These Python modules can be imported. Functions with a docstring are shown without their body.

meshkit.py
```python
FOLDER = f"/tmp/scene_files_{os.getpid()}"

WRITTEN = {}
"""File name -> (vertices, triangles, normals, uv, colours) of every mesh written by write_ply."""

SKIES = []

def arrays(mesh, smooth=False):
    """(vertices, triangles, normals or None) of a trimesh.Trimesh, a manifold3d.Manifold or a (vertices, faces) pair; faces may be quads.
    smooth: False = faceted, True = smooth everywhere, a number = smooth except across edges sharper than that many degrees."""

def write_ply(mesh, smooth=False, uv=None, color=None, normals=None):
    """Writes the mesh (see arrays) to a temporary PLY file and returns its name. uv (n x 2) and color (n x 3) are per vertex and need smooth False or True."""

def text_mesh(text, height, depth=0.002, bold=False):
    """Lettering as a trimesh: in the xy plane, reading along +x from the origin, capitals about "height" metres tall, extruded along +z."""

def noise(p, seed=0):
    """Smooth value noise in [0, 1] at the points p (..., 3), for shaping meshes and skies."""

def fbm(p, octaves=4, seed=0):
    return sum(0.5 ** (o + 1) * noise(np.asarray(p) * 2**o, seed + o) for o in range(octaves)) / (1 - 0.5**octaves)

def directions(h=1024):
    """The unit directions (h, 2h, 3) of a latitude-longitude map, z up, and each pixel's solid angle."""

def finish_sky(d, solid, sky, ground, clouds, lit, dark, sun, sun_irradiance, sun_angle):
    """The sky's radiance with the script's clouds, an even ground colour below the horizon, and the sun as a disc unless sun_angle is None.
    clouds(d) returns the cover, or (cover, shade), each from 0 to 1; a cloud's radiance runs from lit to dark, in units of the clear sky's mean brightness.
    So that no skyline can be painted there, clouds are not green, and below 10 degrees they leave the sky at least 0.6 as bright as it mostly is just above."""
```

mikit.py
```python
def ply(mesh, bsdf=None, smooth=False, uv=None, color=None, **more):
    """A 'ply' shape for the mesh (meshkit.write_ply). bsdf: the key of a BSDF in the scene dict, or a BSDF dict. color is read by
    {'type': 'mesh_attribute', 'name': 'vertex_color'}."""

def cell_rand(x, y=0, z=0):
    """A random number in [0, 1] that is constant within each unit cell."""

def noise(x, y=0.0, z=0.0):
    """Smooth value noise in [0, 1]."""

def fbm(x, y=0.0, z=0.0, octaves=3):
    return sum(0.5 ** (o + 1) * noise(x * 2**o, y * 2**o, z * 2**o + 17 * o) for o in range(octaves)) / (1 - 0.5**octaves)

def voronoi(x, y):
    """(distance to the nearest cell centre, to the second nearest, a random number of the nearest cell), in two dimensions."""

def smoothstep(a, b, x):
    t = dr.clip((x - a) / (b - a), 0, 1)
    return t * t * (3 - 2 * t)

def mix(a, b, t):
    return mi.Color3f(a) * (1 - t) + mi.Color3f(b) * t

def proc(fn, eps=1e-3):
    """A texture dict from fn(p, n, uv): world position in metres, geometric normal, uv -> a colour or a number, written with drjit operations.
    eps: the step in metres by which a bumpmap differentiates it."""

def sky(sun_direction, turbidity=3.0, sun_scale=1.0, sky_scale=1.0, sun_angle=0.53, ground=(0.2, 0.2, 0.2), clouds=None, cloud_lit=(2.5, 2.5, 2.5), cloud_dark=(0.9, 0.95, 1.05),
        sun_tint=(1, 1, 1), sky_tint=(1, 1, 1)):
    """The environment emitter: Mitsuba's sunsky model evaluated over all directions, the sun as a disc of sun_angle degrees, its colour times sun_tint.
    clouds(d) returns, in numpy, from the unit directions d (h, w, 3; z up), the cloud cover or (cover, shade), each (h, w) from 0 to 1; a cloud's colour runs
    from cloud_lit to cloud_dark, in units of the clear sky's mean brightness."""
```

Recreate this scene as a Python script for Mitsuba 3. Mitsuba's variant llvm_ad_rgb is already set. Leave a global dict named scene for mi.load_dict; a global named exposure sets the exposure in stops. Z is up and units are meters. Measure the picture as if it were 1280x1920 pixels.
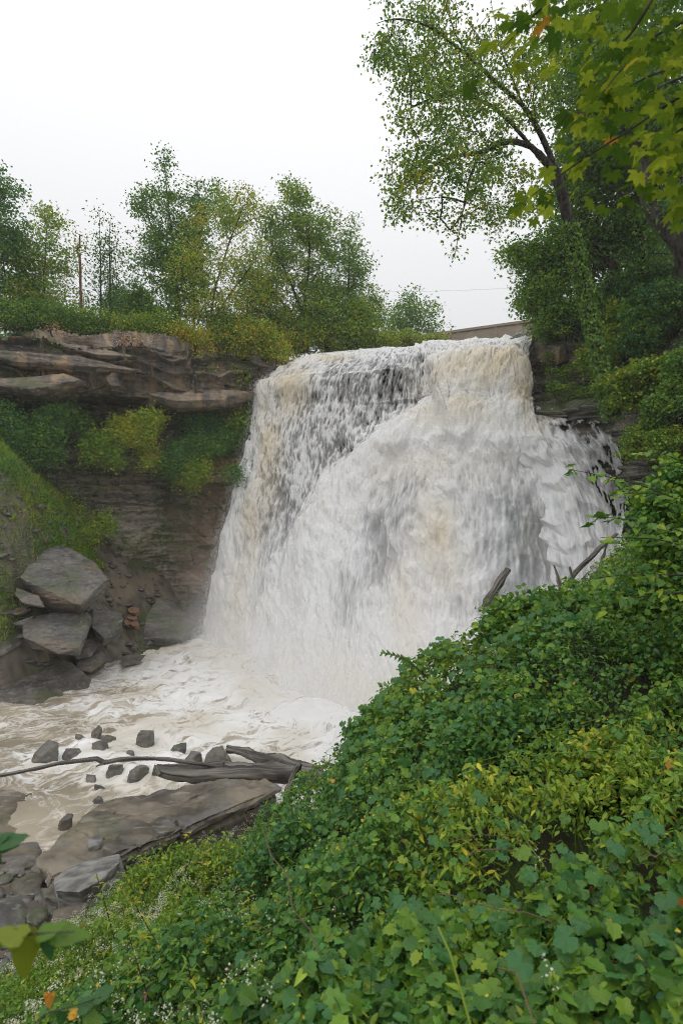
import math, random
import numpy as np, trimesh, manifold3d as m3
import drjit as dr
import mitsuba as mi
import mikit, meshkit
from scipy.interpolate import PchipInterpolator, RBFInterpolator

scene, labels = {}, {}
T = mi.ScalarTransform4f
# ------------------------------------------------------------------ camera, sky, exposure
F, CX, CY = 1100.0, 640.0, 960.0            # focal length and centre in photograph pixels
scene['camera'] = {'type': 'thinlens', 'fov': math.degrees(2 * math.atan(640 / F)), 'fov_axis': 'x', 'near_clip': 0.1, 'far_clip': 2000.0,
                   'aperture_radius': 0.0035, 'focus_distance': 22.0,
                   'to_world': T().look_at(origin=[0, 0, 0], target=[0, 1, 0], up=[0, 0, 1])}
scene['sky'] = mikit.sky((-0.35, -0.45, 0.82), turbidity=4, sun_scale=0.10, sun_angle=30, sun_tint=(0.93, 0.98, 1.08), clouds=lambda d: (1.0, 1 - d[..., 2]),   # overcast: three times as bright overhead as low down
                         cloud_lit=(3.55, 3.57, 3.6), cloud_dark=(1.52, 1.55, 1.6), ground=(0.12, 0.13, 0.1))
exposure = 1.95
rng = np.random.default_rng(7)


def P(px, py, D):
    return np.array([(px - CX) / F * D, D, (CY - py) / F * D])


def PS(pts):
    return np.array([P(*p) for p in pts])


def PSN(f, pts):
    return np.array([P(x, y, D * f) for x, y, D in pts])


# ------------------------------------------------------------------ materials
proc, noise, fbm, sstep, mix = mikit.proc, mikit.noise, mikit.fbm, mikit.smoothstep, mikit.mix
RAMP = [(0.0, (0.034, 0.112, 0.050)), (0.2, (0.056, 0.150, 0.030)), (0.4, (0.130, 0.225, 0.020)), (0.55, (0.235, 0.290, 0.024)), (0.66, (0.42, 0.36, 0.03)),
        (0.76, (0.48, 0.20, 0.03)), (0.85, (0.26, 0.06, 0.04)), (0.92, (0.17, 0.11, 0.06)), (1.0, (0.62, 0.62, 0.50))]


def leaf_colour(p, n, uv):
    c = mi.Color3f(RAMP[0][1])
    for (a, ca), (b, cb) in zip(RAMP[:-1], RAMP[1:]):
        c = dr.select(uv.y > a, mix(ca, cb, dr.clip((uv.y - a) / (b - a), 0, 1)), c)
    return c * (0.62 + 1.15 * uv.x)


scene['leaf'] = {'type': 'blendbsdf', 'weight': 0.42, 'thin': {'type': 'principledthin', 'base_color': proc(leaf_colour), 'roughness': 0.5, 'diff_trans': 1.15, 'eta': 1.4},
                 'gloss': {'type': 'twosided', 'bsdf': {'type': 'principled', 'base_color': proc(leaf_colour), 'roughness': 0.34, 'specular': 0.5}}}


scene['maple_leaf'] = {'type': 'principledthin', 'base_color': proc(leaf_colour), 'roughness': 0.5, 'diff_trans': 1.1, 'eta': 1.4}


def matte(name, fn, rough=0.8, spec=0.4, bump=None, bscale=1.0, eps=0.01):
    b = {'type': 'principled', 'base_color': proc(fn), 'roughness': rough if not callable(rough) else proc(rough), 'specular': spec}
    if bump is not None:
        b = {'type': 'bumpmap', 'scale': bscale, 'arbitrary': proc(bump, eps=eps), 'bsdf': b}
    scene[name] = {'type': 'twosided', 'bsdf': b}


matte('bark', lambda p, n, uv: mix((0.018, 0.016, 0.013), (0.070, 0.060, 0.050), sstep(0.25, 0.75, fbm(p.x * 9, p.y * 9, p.z * 2.5, 2))), 0.85, 0.3)


def vsm(a, b, x):
    t = np.clip((x - a) / (b - a), 0, 1)
    return t * t * (3 - 2 * t)


def vmix(a, b, t):
    t = np.asarray(t)[..., None]
    return np.asarray(a, float) * (1 - t) + np.asarray(b, float) * t


def vn(V, sx, sz, o=4, seed=0):
    return meshkit.fbm(np.asarray(V, float) * [sx, sx, sz], o, seed)


def hash2(a, b, seed=0):
    h = (a.astype(np.int64) * 374761393 + b.astype(np.int64) * 668265263 + seed * 2147483647) & 0xFFFFFFFF
    h = ((h ^ (h >> 13)) * 1274126177) & 0xFFFFFFFF
    return ((h ^ (h >> 16)) & 0xFFFFFF) / 16777215.0


# colours of stone and earth, per vertex (own colour only: bedding, stains, lichen, moss)
def col_wet_rock(V, n):
    c = vmix((0.058, 0.056, 0.054), (0.150, 0.139, 0.124), vsm(0.3, 0.7, vn(V, .9, 2.2) * .6 + vn(V, 7, 9, 3, 1) * .4))
    c = vmix(c, (0.20, 0.14, 0.09), vsm(.5, .75, vn(V, .45, .7, 3, 2)) * .5)
    c = vmix(c, (0.30, 0.29, 0.26), vsm(.66, .8, vn(V, 9, 9, 2, 3)) * .45)
    return vmix(c, (0.06, 0.085, 0.025), vsm(.54, .7, vn(V, .8, .8, 4, 4)) * vsm(.3, .8, n[..., 2]) * .5)


def col_red_rock(V, n):
    return vmix((0.15, 0.085, 0.06), (0.24, 0.15, 0.105), vn(V, 5, 5, 3, 5))


def col_pink_rock(V, n):
    return vmix((0.16, 0.135, 0.13), (0.32, 0.27, 0.255), vsm(.3, .7, vn(V, 5, 8, 4, 6)))


def col_pale_rock(V, n):
    return vmix((0.10, 0.098, 0.095), (0.27, 0.262, 0.25), vsm(.3, .7, vn(V, 4, 9, 5, 30)))


def col_brown_rock(V, n):
    c = vmix((0.066, 0.057, 0.046), (0.215, 0.182, 0.138), vsm(.3, .7, vn(V, .8, 4, 5, 7)))
    c = vmix(c, (0.135, 0.130, 0.125), vsm(.48, .68, vn(V, 1.3, 2, 4, 8)) * .7)
    W = np.asarray(V) @ np.array([[1, 0, 0], [-.6, 1, 0], [0, 0, 1.]])
    c = vmix(c, (0.34, 0.32, 0.29), vsm(.66, .76, vn(W * [1.6, 7, 1], 1, 3, 3, 9)) * .45)
    return vmix(c, (0.05, 0.07, 0.02), vsm(.55, .7, vn(V, .5, .5, 4, 10)) * .4)


def col_dark_wet_rock(V, n):
    return vmix((0.040, 0.040, 0.042), (0.12, 0.115, 0.11), vsm(.3, .7, vn(V, 1.5, 5, 4, 11)))


def col_cliff(V, n):
    x, z = V[..., 0], V[..., 2]
    big, fine, strk = vn(V, .22, .5, 4, 12), vn(V, 1.6, 8, 4, 13), vn(V, 2.4, .22, 4, 14)
    cap = vmix((0.085, 0.072, 0.060), (0.25, 0.19, 0.135), vsm(.33, .72, big * .6 + fine * .4))
    cap = vmix(cap, (0.055, 0.054, 0.054), vsm(.46, .64, strk) * .75)
    cap = vmix(cap, (0.40, 0.27, 0.15), vsm(.58, .74, vn(V, 1.9, .35, 3, 15)) * .6)
    sh = vmix((0.070, 0.060, 0.052), (0.28, 0.235, 0.18), vsm(.32, .72, big * .4 + fine * .6))
    sh = vmix(sh, (0.22, 0.175, 0.095), vsm(.5, .7, vn(V, .5, .4, 4, 16)) * .6)
    lay = np.floor((z + .5 * vn(V, .25, .3, 3, 31)) / .30)
    band = hash2(lay, np.floor(x / 2.2 + hash2(lay, lay * 0, 5) * 5), 3)
    sh = vmix(sh, sh * .45, vsm(.62, .9, band) * .8)
    sh = vmix(sh, (0.30, 0.25, 0.185), vsm(.75, .95, 1 - band) * .7 * vsm(-1, 2, z))
    east = vsm(-12.5, -9.5, x) * vsm(-8.5, -5, z) * (1 - vsm(3.6, 4.4, z))
    sh = vmix(sh, vmix((0.165, 0.112, 0.080), (0.34, 0.24, 0.165), fine * .5 + .5 * strk), east * .9)
    sh = vmix(sh, (0.25, 0.09, 0.05), vsm(-9.6, -8.6, x) * vsm(2.6, 3.1, z) * (1 - vsm(3.8, 4.2, z)) * .8)
    c = vmix(sh, cap, vsm(4.4, 5.2, z))
    c = vmix(c, (0.36, 0.34, 0.31), vsm(.70, .80, vn(V, 6, 14, 2, 17)) * .5)
    return vmix(c, (0.055, 0.075, 0.020), vsm(.48, .62, vn(V, .45, .45, 4, 18)) * vsm(-.1, .55, n[..., 2]) * .75)


def col_bank(V, n):
    c = vmix((0.050, 0.047, 0.043), (0.165, 0.145, 0.115), vsm(.3, .72, vn(V, .9, 4, 5, 19)))
    c = vmix(c, (0.19, 0.155, 0.10), vsm(.52, .68, vn(V, .4, .6, 3, 20)) * .5)
    return vmix(c, (0.05, 0.075, 0.02), vsm(.44, .58, vn(V, .6, .5, 4, 21)) * .7)


def col_soil(V, n):
    c = vmix((0.012, 0.014, 0.008), (0.034, 0.034, 0.018), vn(V, 1.2, 1.2, 4, 22))
    c = vmix(c, (0.035, 0.06, 0.018), vsm(.45, .65, vn(V, 3, 3, 3, 23)))
    return vmix(c, vmix((0.07, 0.06, 0.05), (0.15, 0.13, 0.11), vn(V, 4, 4, 3, 24)), vsm(-6.6, -7.4, V[..., 2]))


def col_talus(V, n):
    c = vmix((0.060, 0.052, 0.044), (0.175, 0.148, 0.115), vsm(.3, .7, vn(V, 2, 2, 4, 25) * .5 + vn(V, 8, 8, 2, 26) * .5))
    c = vmix(c, (0.22, 0.18, 0.12), vsm(.55, .7, vn(V, .4, .4, 3, 27)) * .5)
    return vmix(c, (0.06, 0.085, 0.025), vsm(.5, .62, vn(V, .6, .6, 4, 28)) * .7)


COLS = {k[4:]: f for k, f in list(globals().items()) if k.startswith('col_')}
scene['rock'] = {'type': 'twosided', 'bsdf': {'type': 'bumpmap', 'scale': 0.09, 'arbitrary': proc(lambda p, n, uv: fbm(p.x * 3.5, p.y * 3.5, p.z * 10, 3), eps=0.02),
                 'bsdf': {'type': 'principled', 'base_color': {'type': 'mesh_attribute', 'name': 'vertex_color'}, 'roughness': 0.42, 'specular': 0.5}}}


scene['earth'] = {'type': 'twosided', 'bsdf': {'type': 'principled', 'base_color': {'type': 'mesh_attribute', 'name': 'vertex_color'}, 'roughness': 0.9, 'specular': 0.15}}


def stone(mesh, kind, smooth=40):
    """a stone or earth mesh in the colours of its kind"""
    if isinstance(mesh, tuple): mesh = trimesh.Trimesh(mesh[0], mesh[1], process=False)
    if smooth not in (True, False):
        mesh = trimesh.graph.smooth_shade(mesh, angle=math.radians(smooth), facet_minarea=None)
    v, n = np.array(mesh.vertices), np.array(mesh.vertex_normals)
    return mikit.ply((v, np.array(mesh.faces)), 'earth' if kind == 'soil' else 'rock', True, color=COLS[kind](v, n))


matte('driftwood', lambda p, n, uv: mix((0.030, 0.027, 0.024), (0.19, 0.172, 0.15), sstep(0.25, 0.75, fbm(uv.x * 5, uv.y * 1.1, 2.0, 3))), 0.5, 0.4)
matte('concrete', lambda p, n, uv: mix((0.24, 0.195, 0.155), (0.40, 0.34, 0.275), fbm(p.x * 1.4, p.y * 1.4, p.z * 0.8, 3)), 0.85, 0.3)
scene['dark_metal'] = {'type': 'twosided', 'bsdf': {'type': 'principled', 'base_color': {'type': 'rgb', 'value': [0.06, 0.06, 0.062]}, 'roughness': 0.5}}
scene['grey_metal'] = {'type': 'twosided', 'bsdf': {'type': 'principled', 'base_color': {'type': 'rgb', 'value': [0.33, 0.33, 0.32]}, 'roughness': 0.45, 'metallic': 0.4}}
scene['falling_water'] = {'type': 'twosided', 'bsdf': {'type': 'principled', 'base_color': {'type': 'mesh_attribute', 'name': 'vertex_color'}, 'roughness': 0.55, 'specular': 0.3}}
scene['spray'] = {'type': 'twosided', 'bsdf': {'type': 'diffuse', 'reflectance': {'type': 'rgb', 'value': [0.74, 0.745, 0.75]}}}


def pool_col(p, n, uv):
    """silty water under drifting foam; uv.x says how churned the water is there"""
    wx = fbm(p.x * 0.7, p.y * 0.7, 3.0, 3) - 0.5
    wy = fbm(p.x * 0.7 + 50, p.y * 0.7, 8.0, 3) - 0.5
    qx, qy = p.x * 0.85 + p.y * 0.55 + wx * 2.6, p.y * 1.0 - p.x * 0.5 + wy * 2.6
    r1 = 1 - dr.abs(2 * fbm(qx * 1.3, qy * 2.4, 1.0, 4) - 1) * 2.7
    r2 = 1 - dr.abs(2 * fbm(qx * 4.2 + 11, qy * 6.4, 5.0, 3) - 1) * 2.4
    blob = fbm(qx * 0.8 + 31, qy * 1.5, 2.0, 3)
    f = 0.46 * r1 + 0.46 * r2 + 1.5 * (blob - 0.5) + 1.75 * (uv.x - 0.5)
    foam = sstep(0.02, 1.08, f)
    tan = mix((0.235, 0.200, 0.148), (0.38, 0.335, 0.26), sstep(0.3, 0.7, fbm(p.x * 0.6 + 4, p.y * 0.6, 9.0, 4)))
    white = mix((0.64, 0.61, 0.55), (0.76, 0.765, 0.765), sstep(0.35, 0.65, fbm(p.x * 0.5, p.y * 0.5, 14.0, 3)))
    return mix(tan, white, foam)


matte('pool_water', pool_col, 0.2, 0.5)


# ------------------------------------------------------------------ helpers
def tag(key, label, cat=None, group=None, kind=None):
    d = {'label': label}
    if cat: d['category'] = cat
    if group: d['group'] = group
    if kind: d['kind'] = kind
    labels[key] = d
    return key


def num(key):
    if key not in scene and not any(k.startswith(key + '__') for k in scene) and key not in labels:
        return key
    i = 1
    while True:
        k = f'{key}_{i:03d}'
        if k not in scene and k not in labels and not any(s.startswith(k + '__') for s in scene):
            return k
        i += 1


_count = {}


def pnum(key):
    """a fast counter for parts"""
    n = _count.get(key, 0)
    _count[key] = n + 1
    return key if n == 0 else f'{key}_{n:03d}'


def N(p, s, seed=0, o=4):
    p = np.asarray(p, float) * s
    return meshkit.fbm(p, o, seed)


def grid_faces(a, b):
    i, j = np.meshgrid(np.arange(a - 1), np.arange(b - 1), indexing='ij')
    q = np.stack([i * b + j, (i + 1) * b + j, (i + 1) * b + j + 1, i * b + j + 1], -1).reshape(-1, 4)
    return np.vstack([q[:, [0, 1, 2]], q[:, [0, 2, 3]]])


def grid_normals(X):
    du = np.gradient(X, axis=0)
    dv = np.gradient(X, axis=1)
    n = np.cross(du, dv)
    return n / (np.linalg.norm(n, axis=-1, keepdims=True) + 1e-9)


def tube_vf(p, r, sides=6):
    p = np.asarray(p, float)
    r = np.broadcast_to(np.asarray(r, float), (len(p),))
    t = np.gradient(p, axis=0)
    t /= np.linalg.norm(t, axis=1, keepdims=True) + 1e-9
    ref = np.array([0.31, 0.95, 0.05]) if abs(t[:, 2]).mean() > 0.7 else np.array([0.05, 0.12, 0.99])
    a = np.cross(t, ref)
    a /= np.linalg.norm(a, axis=1, keepdims=True) + 1e-9
    b = np.cross(t, a)
    th = np.arange(sides) * 2 * np.pi / sides
    v = p[:, None] + r[:, None, None] * (np.cos(th)[None, :, None] * a[:, None] + np.sin(th)[None, :, None] * b[:, None])
    n = len(p)
    i, j = np.meshgrid(np.arange(n - 1), np.arange(sides), indexing='ij')
    q = np.stack([i * sides + j, i * sides + (j + 1) % sides, (i + 1) * sides + (j + 1) % sides, (i + 1) * sides + j], -1).reshape(-1, 4)
    V = np.vstack([v.reshape(-1, 3), p[:1], p[-1:]])
    k = np.arange(sides)
    c0 = np.stack([np.full(sides, n * sides), (k + 1) % sides, k], 1)
    c1 = np.stack([np.full(sides, n * sides + 1), (n - 1) * sides + k, (n - 1) * sides + (k + 1) % sides], 1)
    return V, np.vstack([q[:, [0, 1, 2]], q[:, [0, 2, 3]], c0, c1])


class MB:
    def __init__(s):
        s.v, s.f, s.u, s.n = [], [], [], 0

    def add(s, v, f, uv=None):
        s.v.append(v); s.f.append(np.asarray(f) + s.n); s.n += len(v)
        if uv is not None: s.u.append(uv)

    def tube(s, p, r, sides=6):
        s.add(*tube_vf(p, r, sides))

    def box(s, c, half, rz=0):
        m = trimesh.creation.box(extents=2 * np.asarray(half))
        if rz: m.apply_transform(trimesh.transformations.rotation_matrix(rz, [0, 0, 1]))
        s.add(np.array(m.vertices) + c, np.array(m.faces))

    def ply(s, bsdf, smooth=False, **k):
        V, Fc = np.vstack(s.v), np.vstack(s.f)
        return mikit.ply((V, Fc), bsdf, smooth, uv=np.vstack(s.u) if s.u else None, **k)


def smooth_path(pts, n=24, wob=0.0, seed=0):
    pts = np.asarray(pts, float)
    t = np.r_[0, np.cumsum(np.linalg.norm(np.diff(pts, axis=0), axis=1))]
    f = PchipInterpolator(t, pts)
    tt = np.linspace(0, t[-1], n)
    out = f(tt)
    if wob:
        out = out + wob * (np.stack([N(np.stack([tt, tt * 0, tt * 0 + k * 9], 1), 1.3, seed + k) for k in range(3)], 1) - 0.5) * 2
    return out


# leaves: templates in (across, along, up), length 1
LEAF2 = (np.array([[0, 0, 0], [-0.36, 0.45, 0.10], [0, 1, -0.06], [0.36, 0.45, 0.10]], float), np.array([[0, 1, 2], [0, 2, 3]]))
LEAF4 = (np.array([[0, 0, 0], [-0.40, 0.36, 0.08], [-0.27, 0.72, 0.05], [0, 1, -0.10], [0.27, 0.72, 0.05], [0.40, 0.36, 0.08], [0, .5, 0]], float),
         np.array([[0, 1, 6], [1, 2, 6], [2, 3, 6], [3, 4, 6], [4, 5, 6], [5, 0, 6]]))
LEAFN = (np.array([[0, 0, 0], [-0.23, 0.38, 0.07], [0, 0.45, 0], [0.23, 0.38, 0.07], [-0.15, 0.7, 0.03], [0.15, 0.7, 0.03], [0, 1, -0.14]], float), np.array([[0, 2, 1], [0, 3, 2], [1, 2, 4], [2, 3, 5], [4, 2, 6], [2, 5, 6]]))
LANCE = (np.array([[0, 0, 0], [-0.13, 0.35, 0.04], [0, 0.5, 0], [0.13, 0.35, 0.04], [0, 1, -0.22]], float), np.array([[0, 1, 2], [0, 2, 3], [1, 4, 2], [2, 4, 3]]))
def fan(outline, fold=.10, curl=.16):
    o = np.array(outline, float)
    pts = [[0, 0, 0]] + [[x, y, fold * abs(x) * 2 - curl * y * y] for x, y in o] + [[0, 1, -curl]] + [[-x, y, fold * abs(x) * 2 - curl * y * y] for x, y in o[::-1]]
    n = len(pts)
    v = np.array(pts + [[0, .45, -curl * .2]])
    return v, np.array([[i, (i + 1) % n, n] for i in range(n)])[:, ::-1]


LEAF12 = fan([(.17, .10), (.29, .26), (.33, .44), (.25, .66), (.11, .86)])
LEAFV = fan([(.22, -.10), (.40, .02), (.36, .22), (.50, .36), (.34, .50), (.36, .68), (.15, .80)], .08, .2)
LEAFL = fan([(.09, .12), (.17, .32), (.18, .50), (.10, .76)], .12, .25)
BLADE = (np.array([[-0.03, 0, 0], [0.03, 0, 0], [-0.022, 0.55, 0.02], [0.022, 0.55, 0.02], [0, 1, -0.14]], float), np.array([[0, 1, 3], [0, 3, 2], [2, 3, 4]]))


def lobed(angles_radii, cup=0.06, seed=0, stem=0.1):
    """a lobed leaf: outline from (angle from the tip direction, radius) of one side, mirrored; centre at the stalk"""
    r = np.random.default_rng(seed)
    right = [(math.radians(a), q) for a, q in angles_radii]
    pts = [(-a, q) for a, q in right[::-1]] + right[1:]
    n = len(pts)
    ring = []
    for k in (0.5, 1.0):
        for a, q in pts:
            q *= (1 + 0.06 * (r.random() - 0.5))
            w = k * q
            ring.append([w * math.sin(a), w * math.cos(a), cup * (1.1 * math.cos(5.2 * a) * k * 0.5 - w * w * 1.5) + 0.035 * k * (r.random() - 0.5)])
    v = [[0, 0, 0]] + ring
    f = []
    for i in range(n - 1):
        f += [[0, i + 2, i + 1], [1 + i, 2 + i, 2 + i + n], [1 + i, 2 + i + n, 1 + i + n]]
    return np.array(v, float), np.array(f)


MAPLE_OUT = [(0, 1.0), (7, .80), (16, .72), (20, .60), (27, .52), (35, .62), (41, .80), (48, .98), (53, .76), (64, .66), (72, .50), (84, .52), (98, .70), (112, .66), (122, .48), (150, .33), (176, .08)]
GRAPE_OUT = [(0, 1.0), (8, .84), (17, .82), (22, .72), (32, .70), (42, .86), (52, .80), (62, .74), (74, .84), (86, .76), (98, .68), (112, .72), (126, .62), (142, .56), (158, .48), (175, .12)]
OVATE_OUT = [(0, 1.0), (8, .80), (18, .62), (34, .46), (55, .37), (80, .31), (110, .27), (150, .16), (178, .10)]


def frames(n, d):
    d = d / (np.linalg.norm(d, axis=1, keepdims=True) + 1e-9)
    x = np.cross(d, n)
    x /= np.linalg.norm(x, axis=1, keepdims=True) + 1e-9
    return x, d, np.cross(x, d)


def leaf_add(mb, c, n, d, size, uv, tmpl):
    x, d, n = frames(n, d)
    tv, tf = tmpl
    size = np.broadcast_to(size, (len(c),))
    V = c[:, None] + size[:, None, None] * (tv[None, :, 0:1] * x[:, None] + tv[None, :, 1:2] * d[:, None] + tv[None, :, 2:3] * n[:, None])
    Fc = tf[None] + (np.arange(len(c)) * len(tv))[:, None, None]
    mb.add(V.reshape(-1, 3), Fc.reshape(-1, 3), np.repeat(uv, len(tv), 0))


def unit(v):
    return v / (np.linalg.norm(v, axis=-1, keepdims=True) + 1e-9)


def rand_uv(r, n, hue, hs=0.05, b=0.5, bs=0.16):
    return np.stack([np.clip(r.normal(b, bs, n), 0.05, 1.2), np.clip(r.normal(hue, hs, n), 0, 1)], 1)


def scatter_leaf(mb, r, pts, size, hue, hs=0.06, tmpl=LEAF2, droop=0.35, up=0.8, b=0.5, bs=0.16, face=None):
    """leaves at pts with random headings"""
    k = len(pts)
    th = r.random(k) * 2 * np.pi
    d = np.stack([np.cos(th), np.sin(th), -droop + 0.45 * r.normal(size=k)], 1)
    n = r.normal(size=(k, 3)) * 0.6 + np.array([0, 0, up])
    if face is not None: n = n + face
    hue = hue if np.ndim(hue) else np.full(k, hue)
    uv = np.stack([np.clip(r.normal(b, bs, k), 0.05, 1.2), np.clip(hue + r.normal(0, hs, k), 0, 0.99)], 1)
    leaf_add(mb, pts, n, d, size * r.uniform(0.65, 1.25, k), uv, tmpl)


# ------------------------------------------------------------------ terrain sheets
def heightfield(ctrl, xr, yr, step, bsdf, nz=0.15, ns=0.7, smooth=0.4, seed=3):
    ctrl = np.asarray(ctrl, float)
    rb = RBFInterpolator(ctrl[:, :2], ctrl[:, 2], kernel='linear', smoothing=smooth)
    xs, ys = np.arange(xr[0], xr[1], step), np.arange(yr[0], yr[1], step)
    X, Y = np.meshgrid(xs, ys, indexing='ij')
    q = np.stack([X.ravel(), Y.ravel()], 1)
    Z = rb(q)
    fz = lambda a: rb(np.atleast_2d(a))
    Zn = Z + nz * 2 * (N(np.c_[q, Z * 0], ns, seed, 5) - 0.5)
    V = np.c_[q, Zn]
    return (V, grid_faces(len(xs), len(ys))), fz


# the hillside the camera stands on: top surface of its growth
HILL = [P(*p) for p in [
    (640, 1990, 2.6), (1000, 1960, 2.3), (1400, 1900, 2.2), (300, 1960, 3.8), (50, 1960, 5.2), (640, 1700, 4.2), (1000, 1700, 3.3), (1280, 1700, 3.0), (640, 1540, 6.6),
    (1000, 1450, 5.2), (1280, 1420, 4.5), (900, 1270, 7.4), (1050, 1135, 9), (1280, 1150, 7.2), (1280, 980, 9), (1420, 920, 9), (880, 1200, 9), (750, 1320, 9), (690, 1410, 9.2),
    (600, 1515, 9.6), (520, 1575, 9.6), (440, 1615, 9.6), (330, 1640, 9.9), (250, 1660, 9.8), (150, 1730, 9), (60, 1850, 7.5), (400, 1720, 7), (400, 1830, 5.3), (200, 1830, 6.3), (800, 1550, 5.2), (1150, 1250, 6.4)]]
HILL += [np.array(p, float) for p in [(-4, 11.6, -7.7), (-1.5, 12.2, -7.6), (0.3, 12, -7.0), (2, 12.5, -6), (4, 13.5, -4.2), (6, 12, -1), (7, 16, -3.2), (3, 18, -8.8), (0, 17, -9.2), (-3, 17, -9.4), (-5, 15.5, -9.3), (-8, 16.5, -9.3),
                                      (-12, 16, -9.2), (7.5, 21, -7.5), (-12, 8, -7.6), (-6, 6.5, -6.4), (-3, 1, -2.6), (0, 0.5, -1.75), (3, 0, -1.4), (0, -4, -1.2), (7, 5, 0.3), (10, 12, 2), (9, 0, 1), (-6, -2, -3.6), (12, 18, 1), (-14, 1, -6.6)]]
HILL += [P(*p) for p in [(0, 1610, 14.6), (60, 1640, 13.4), (100, 1690, 11.8), (0, 1700, 11.8), (0, 1850, 9.2), (50, 1770, 10.2), (0, 1920, 8)]]
hill_vf, hill_z = heightfield(HILL, (-16, 14), (-6, 24), 0.16, 'soil', nz=0.10, smooth=0.15)
hv = hill_vf[0].copy()
hv[:, 2] -= 0.34 * np.clip((13.2 - hv[:, 1]) / 1.5, 0, 1) * np.clip((hv[:, 2] + 7.6) / 0.8, 0.1, 1)
HX = hv
scene['hillside'] = stone((hv, hill_vf[1]), 'soil', True)
tag('hillside', 'steep overgrown hillside falling away to the left', kind='structure')

# the bank of rubble at the foot of the left cliff
BANK = [P(*p) for p in [(0, 885, 29.5), (50, 940, 30.2), (100, 1030, 31.5), (0, 1080, 28.5), (0, 1195, 28), (40, 1120, 29.3), (100, 1225, 31), (200, 1170, 34.5), (230, 1110, 37.5), (330, 1140, 40.5), (375, 1185, 42),
                        (300, 1205, 37.5), (200, 1255, 33.5), (-200, 1230, 26), (-200, 850, 28), (-350, 800, 28), (-350, 1200, 24), (20, 860, 32.5), (110, 960, 35), (150, 1010, 36.5)]]
BANK += [np.array(p, float) for p in [(-18, 26.5, -10), (-14.8, 28.2, -10), (-13.2, 29.6, -9.8), (-11.5, 31.5, -9.7), (-8, 34, -9.6), (-11, 28, -9.6), (-14, 22, -9.4), (-4, 40, -9.6), (-22, 40, 3.5), (-15, 41, 0), (-12, 44, -3)]]
bank_vf, bank_z = heightfield(BANK, (-30, -6), (20, 46), 0.16, 'talus', nz=0.22, ns=0.9, smooth=0.1)
scene['rubble_bank'] = stone(bank_vf, 'talus', True)
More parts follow.
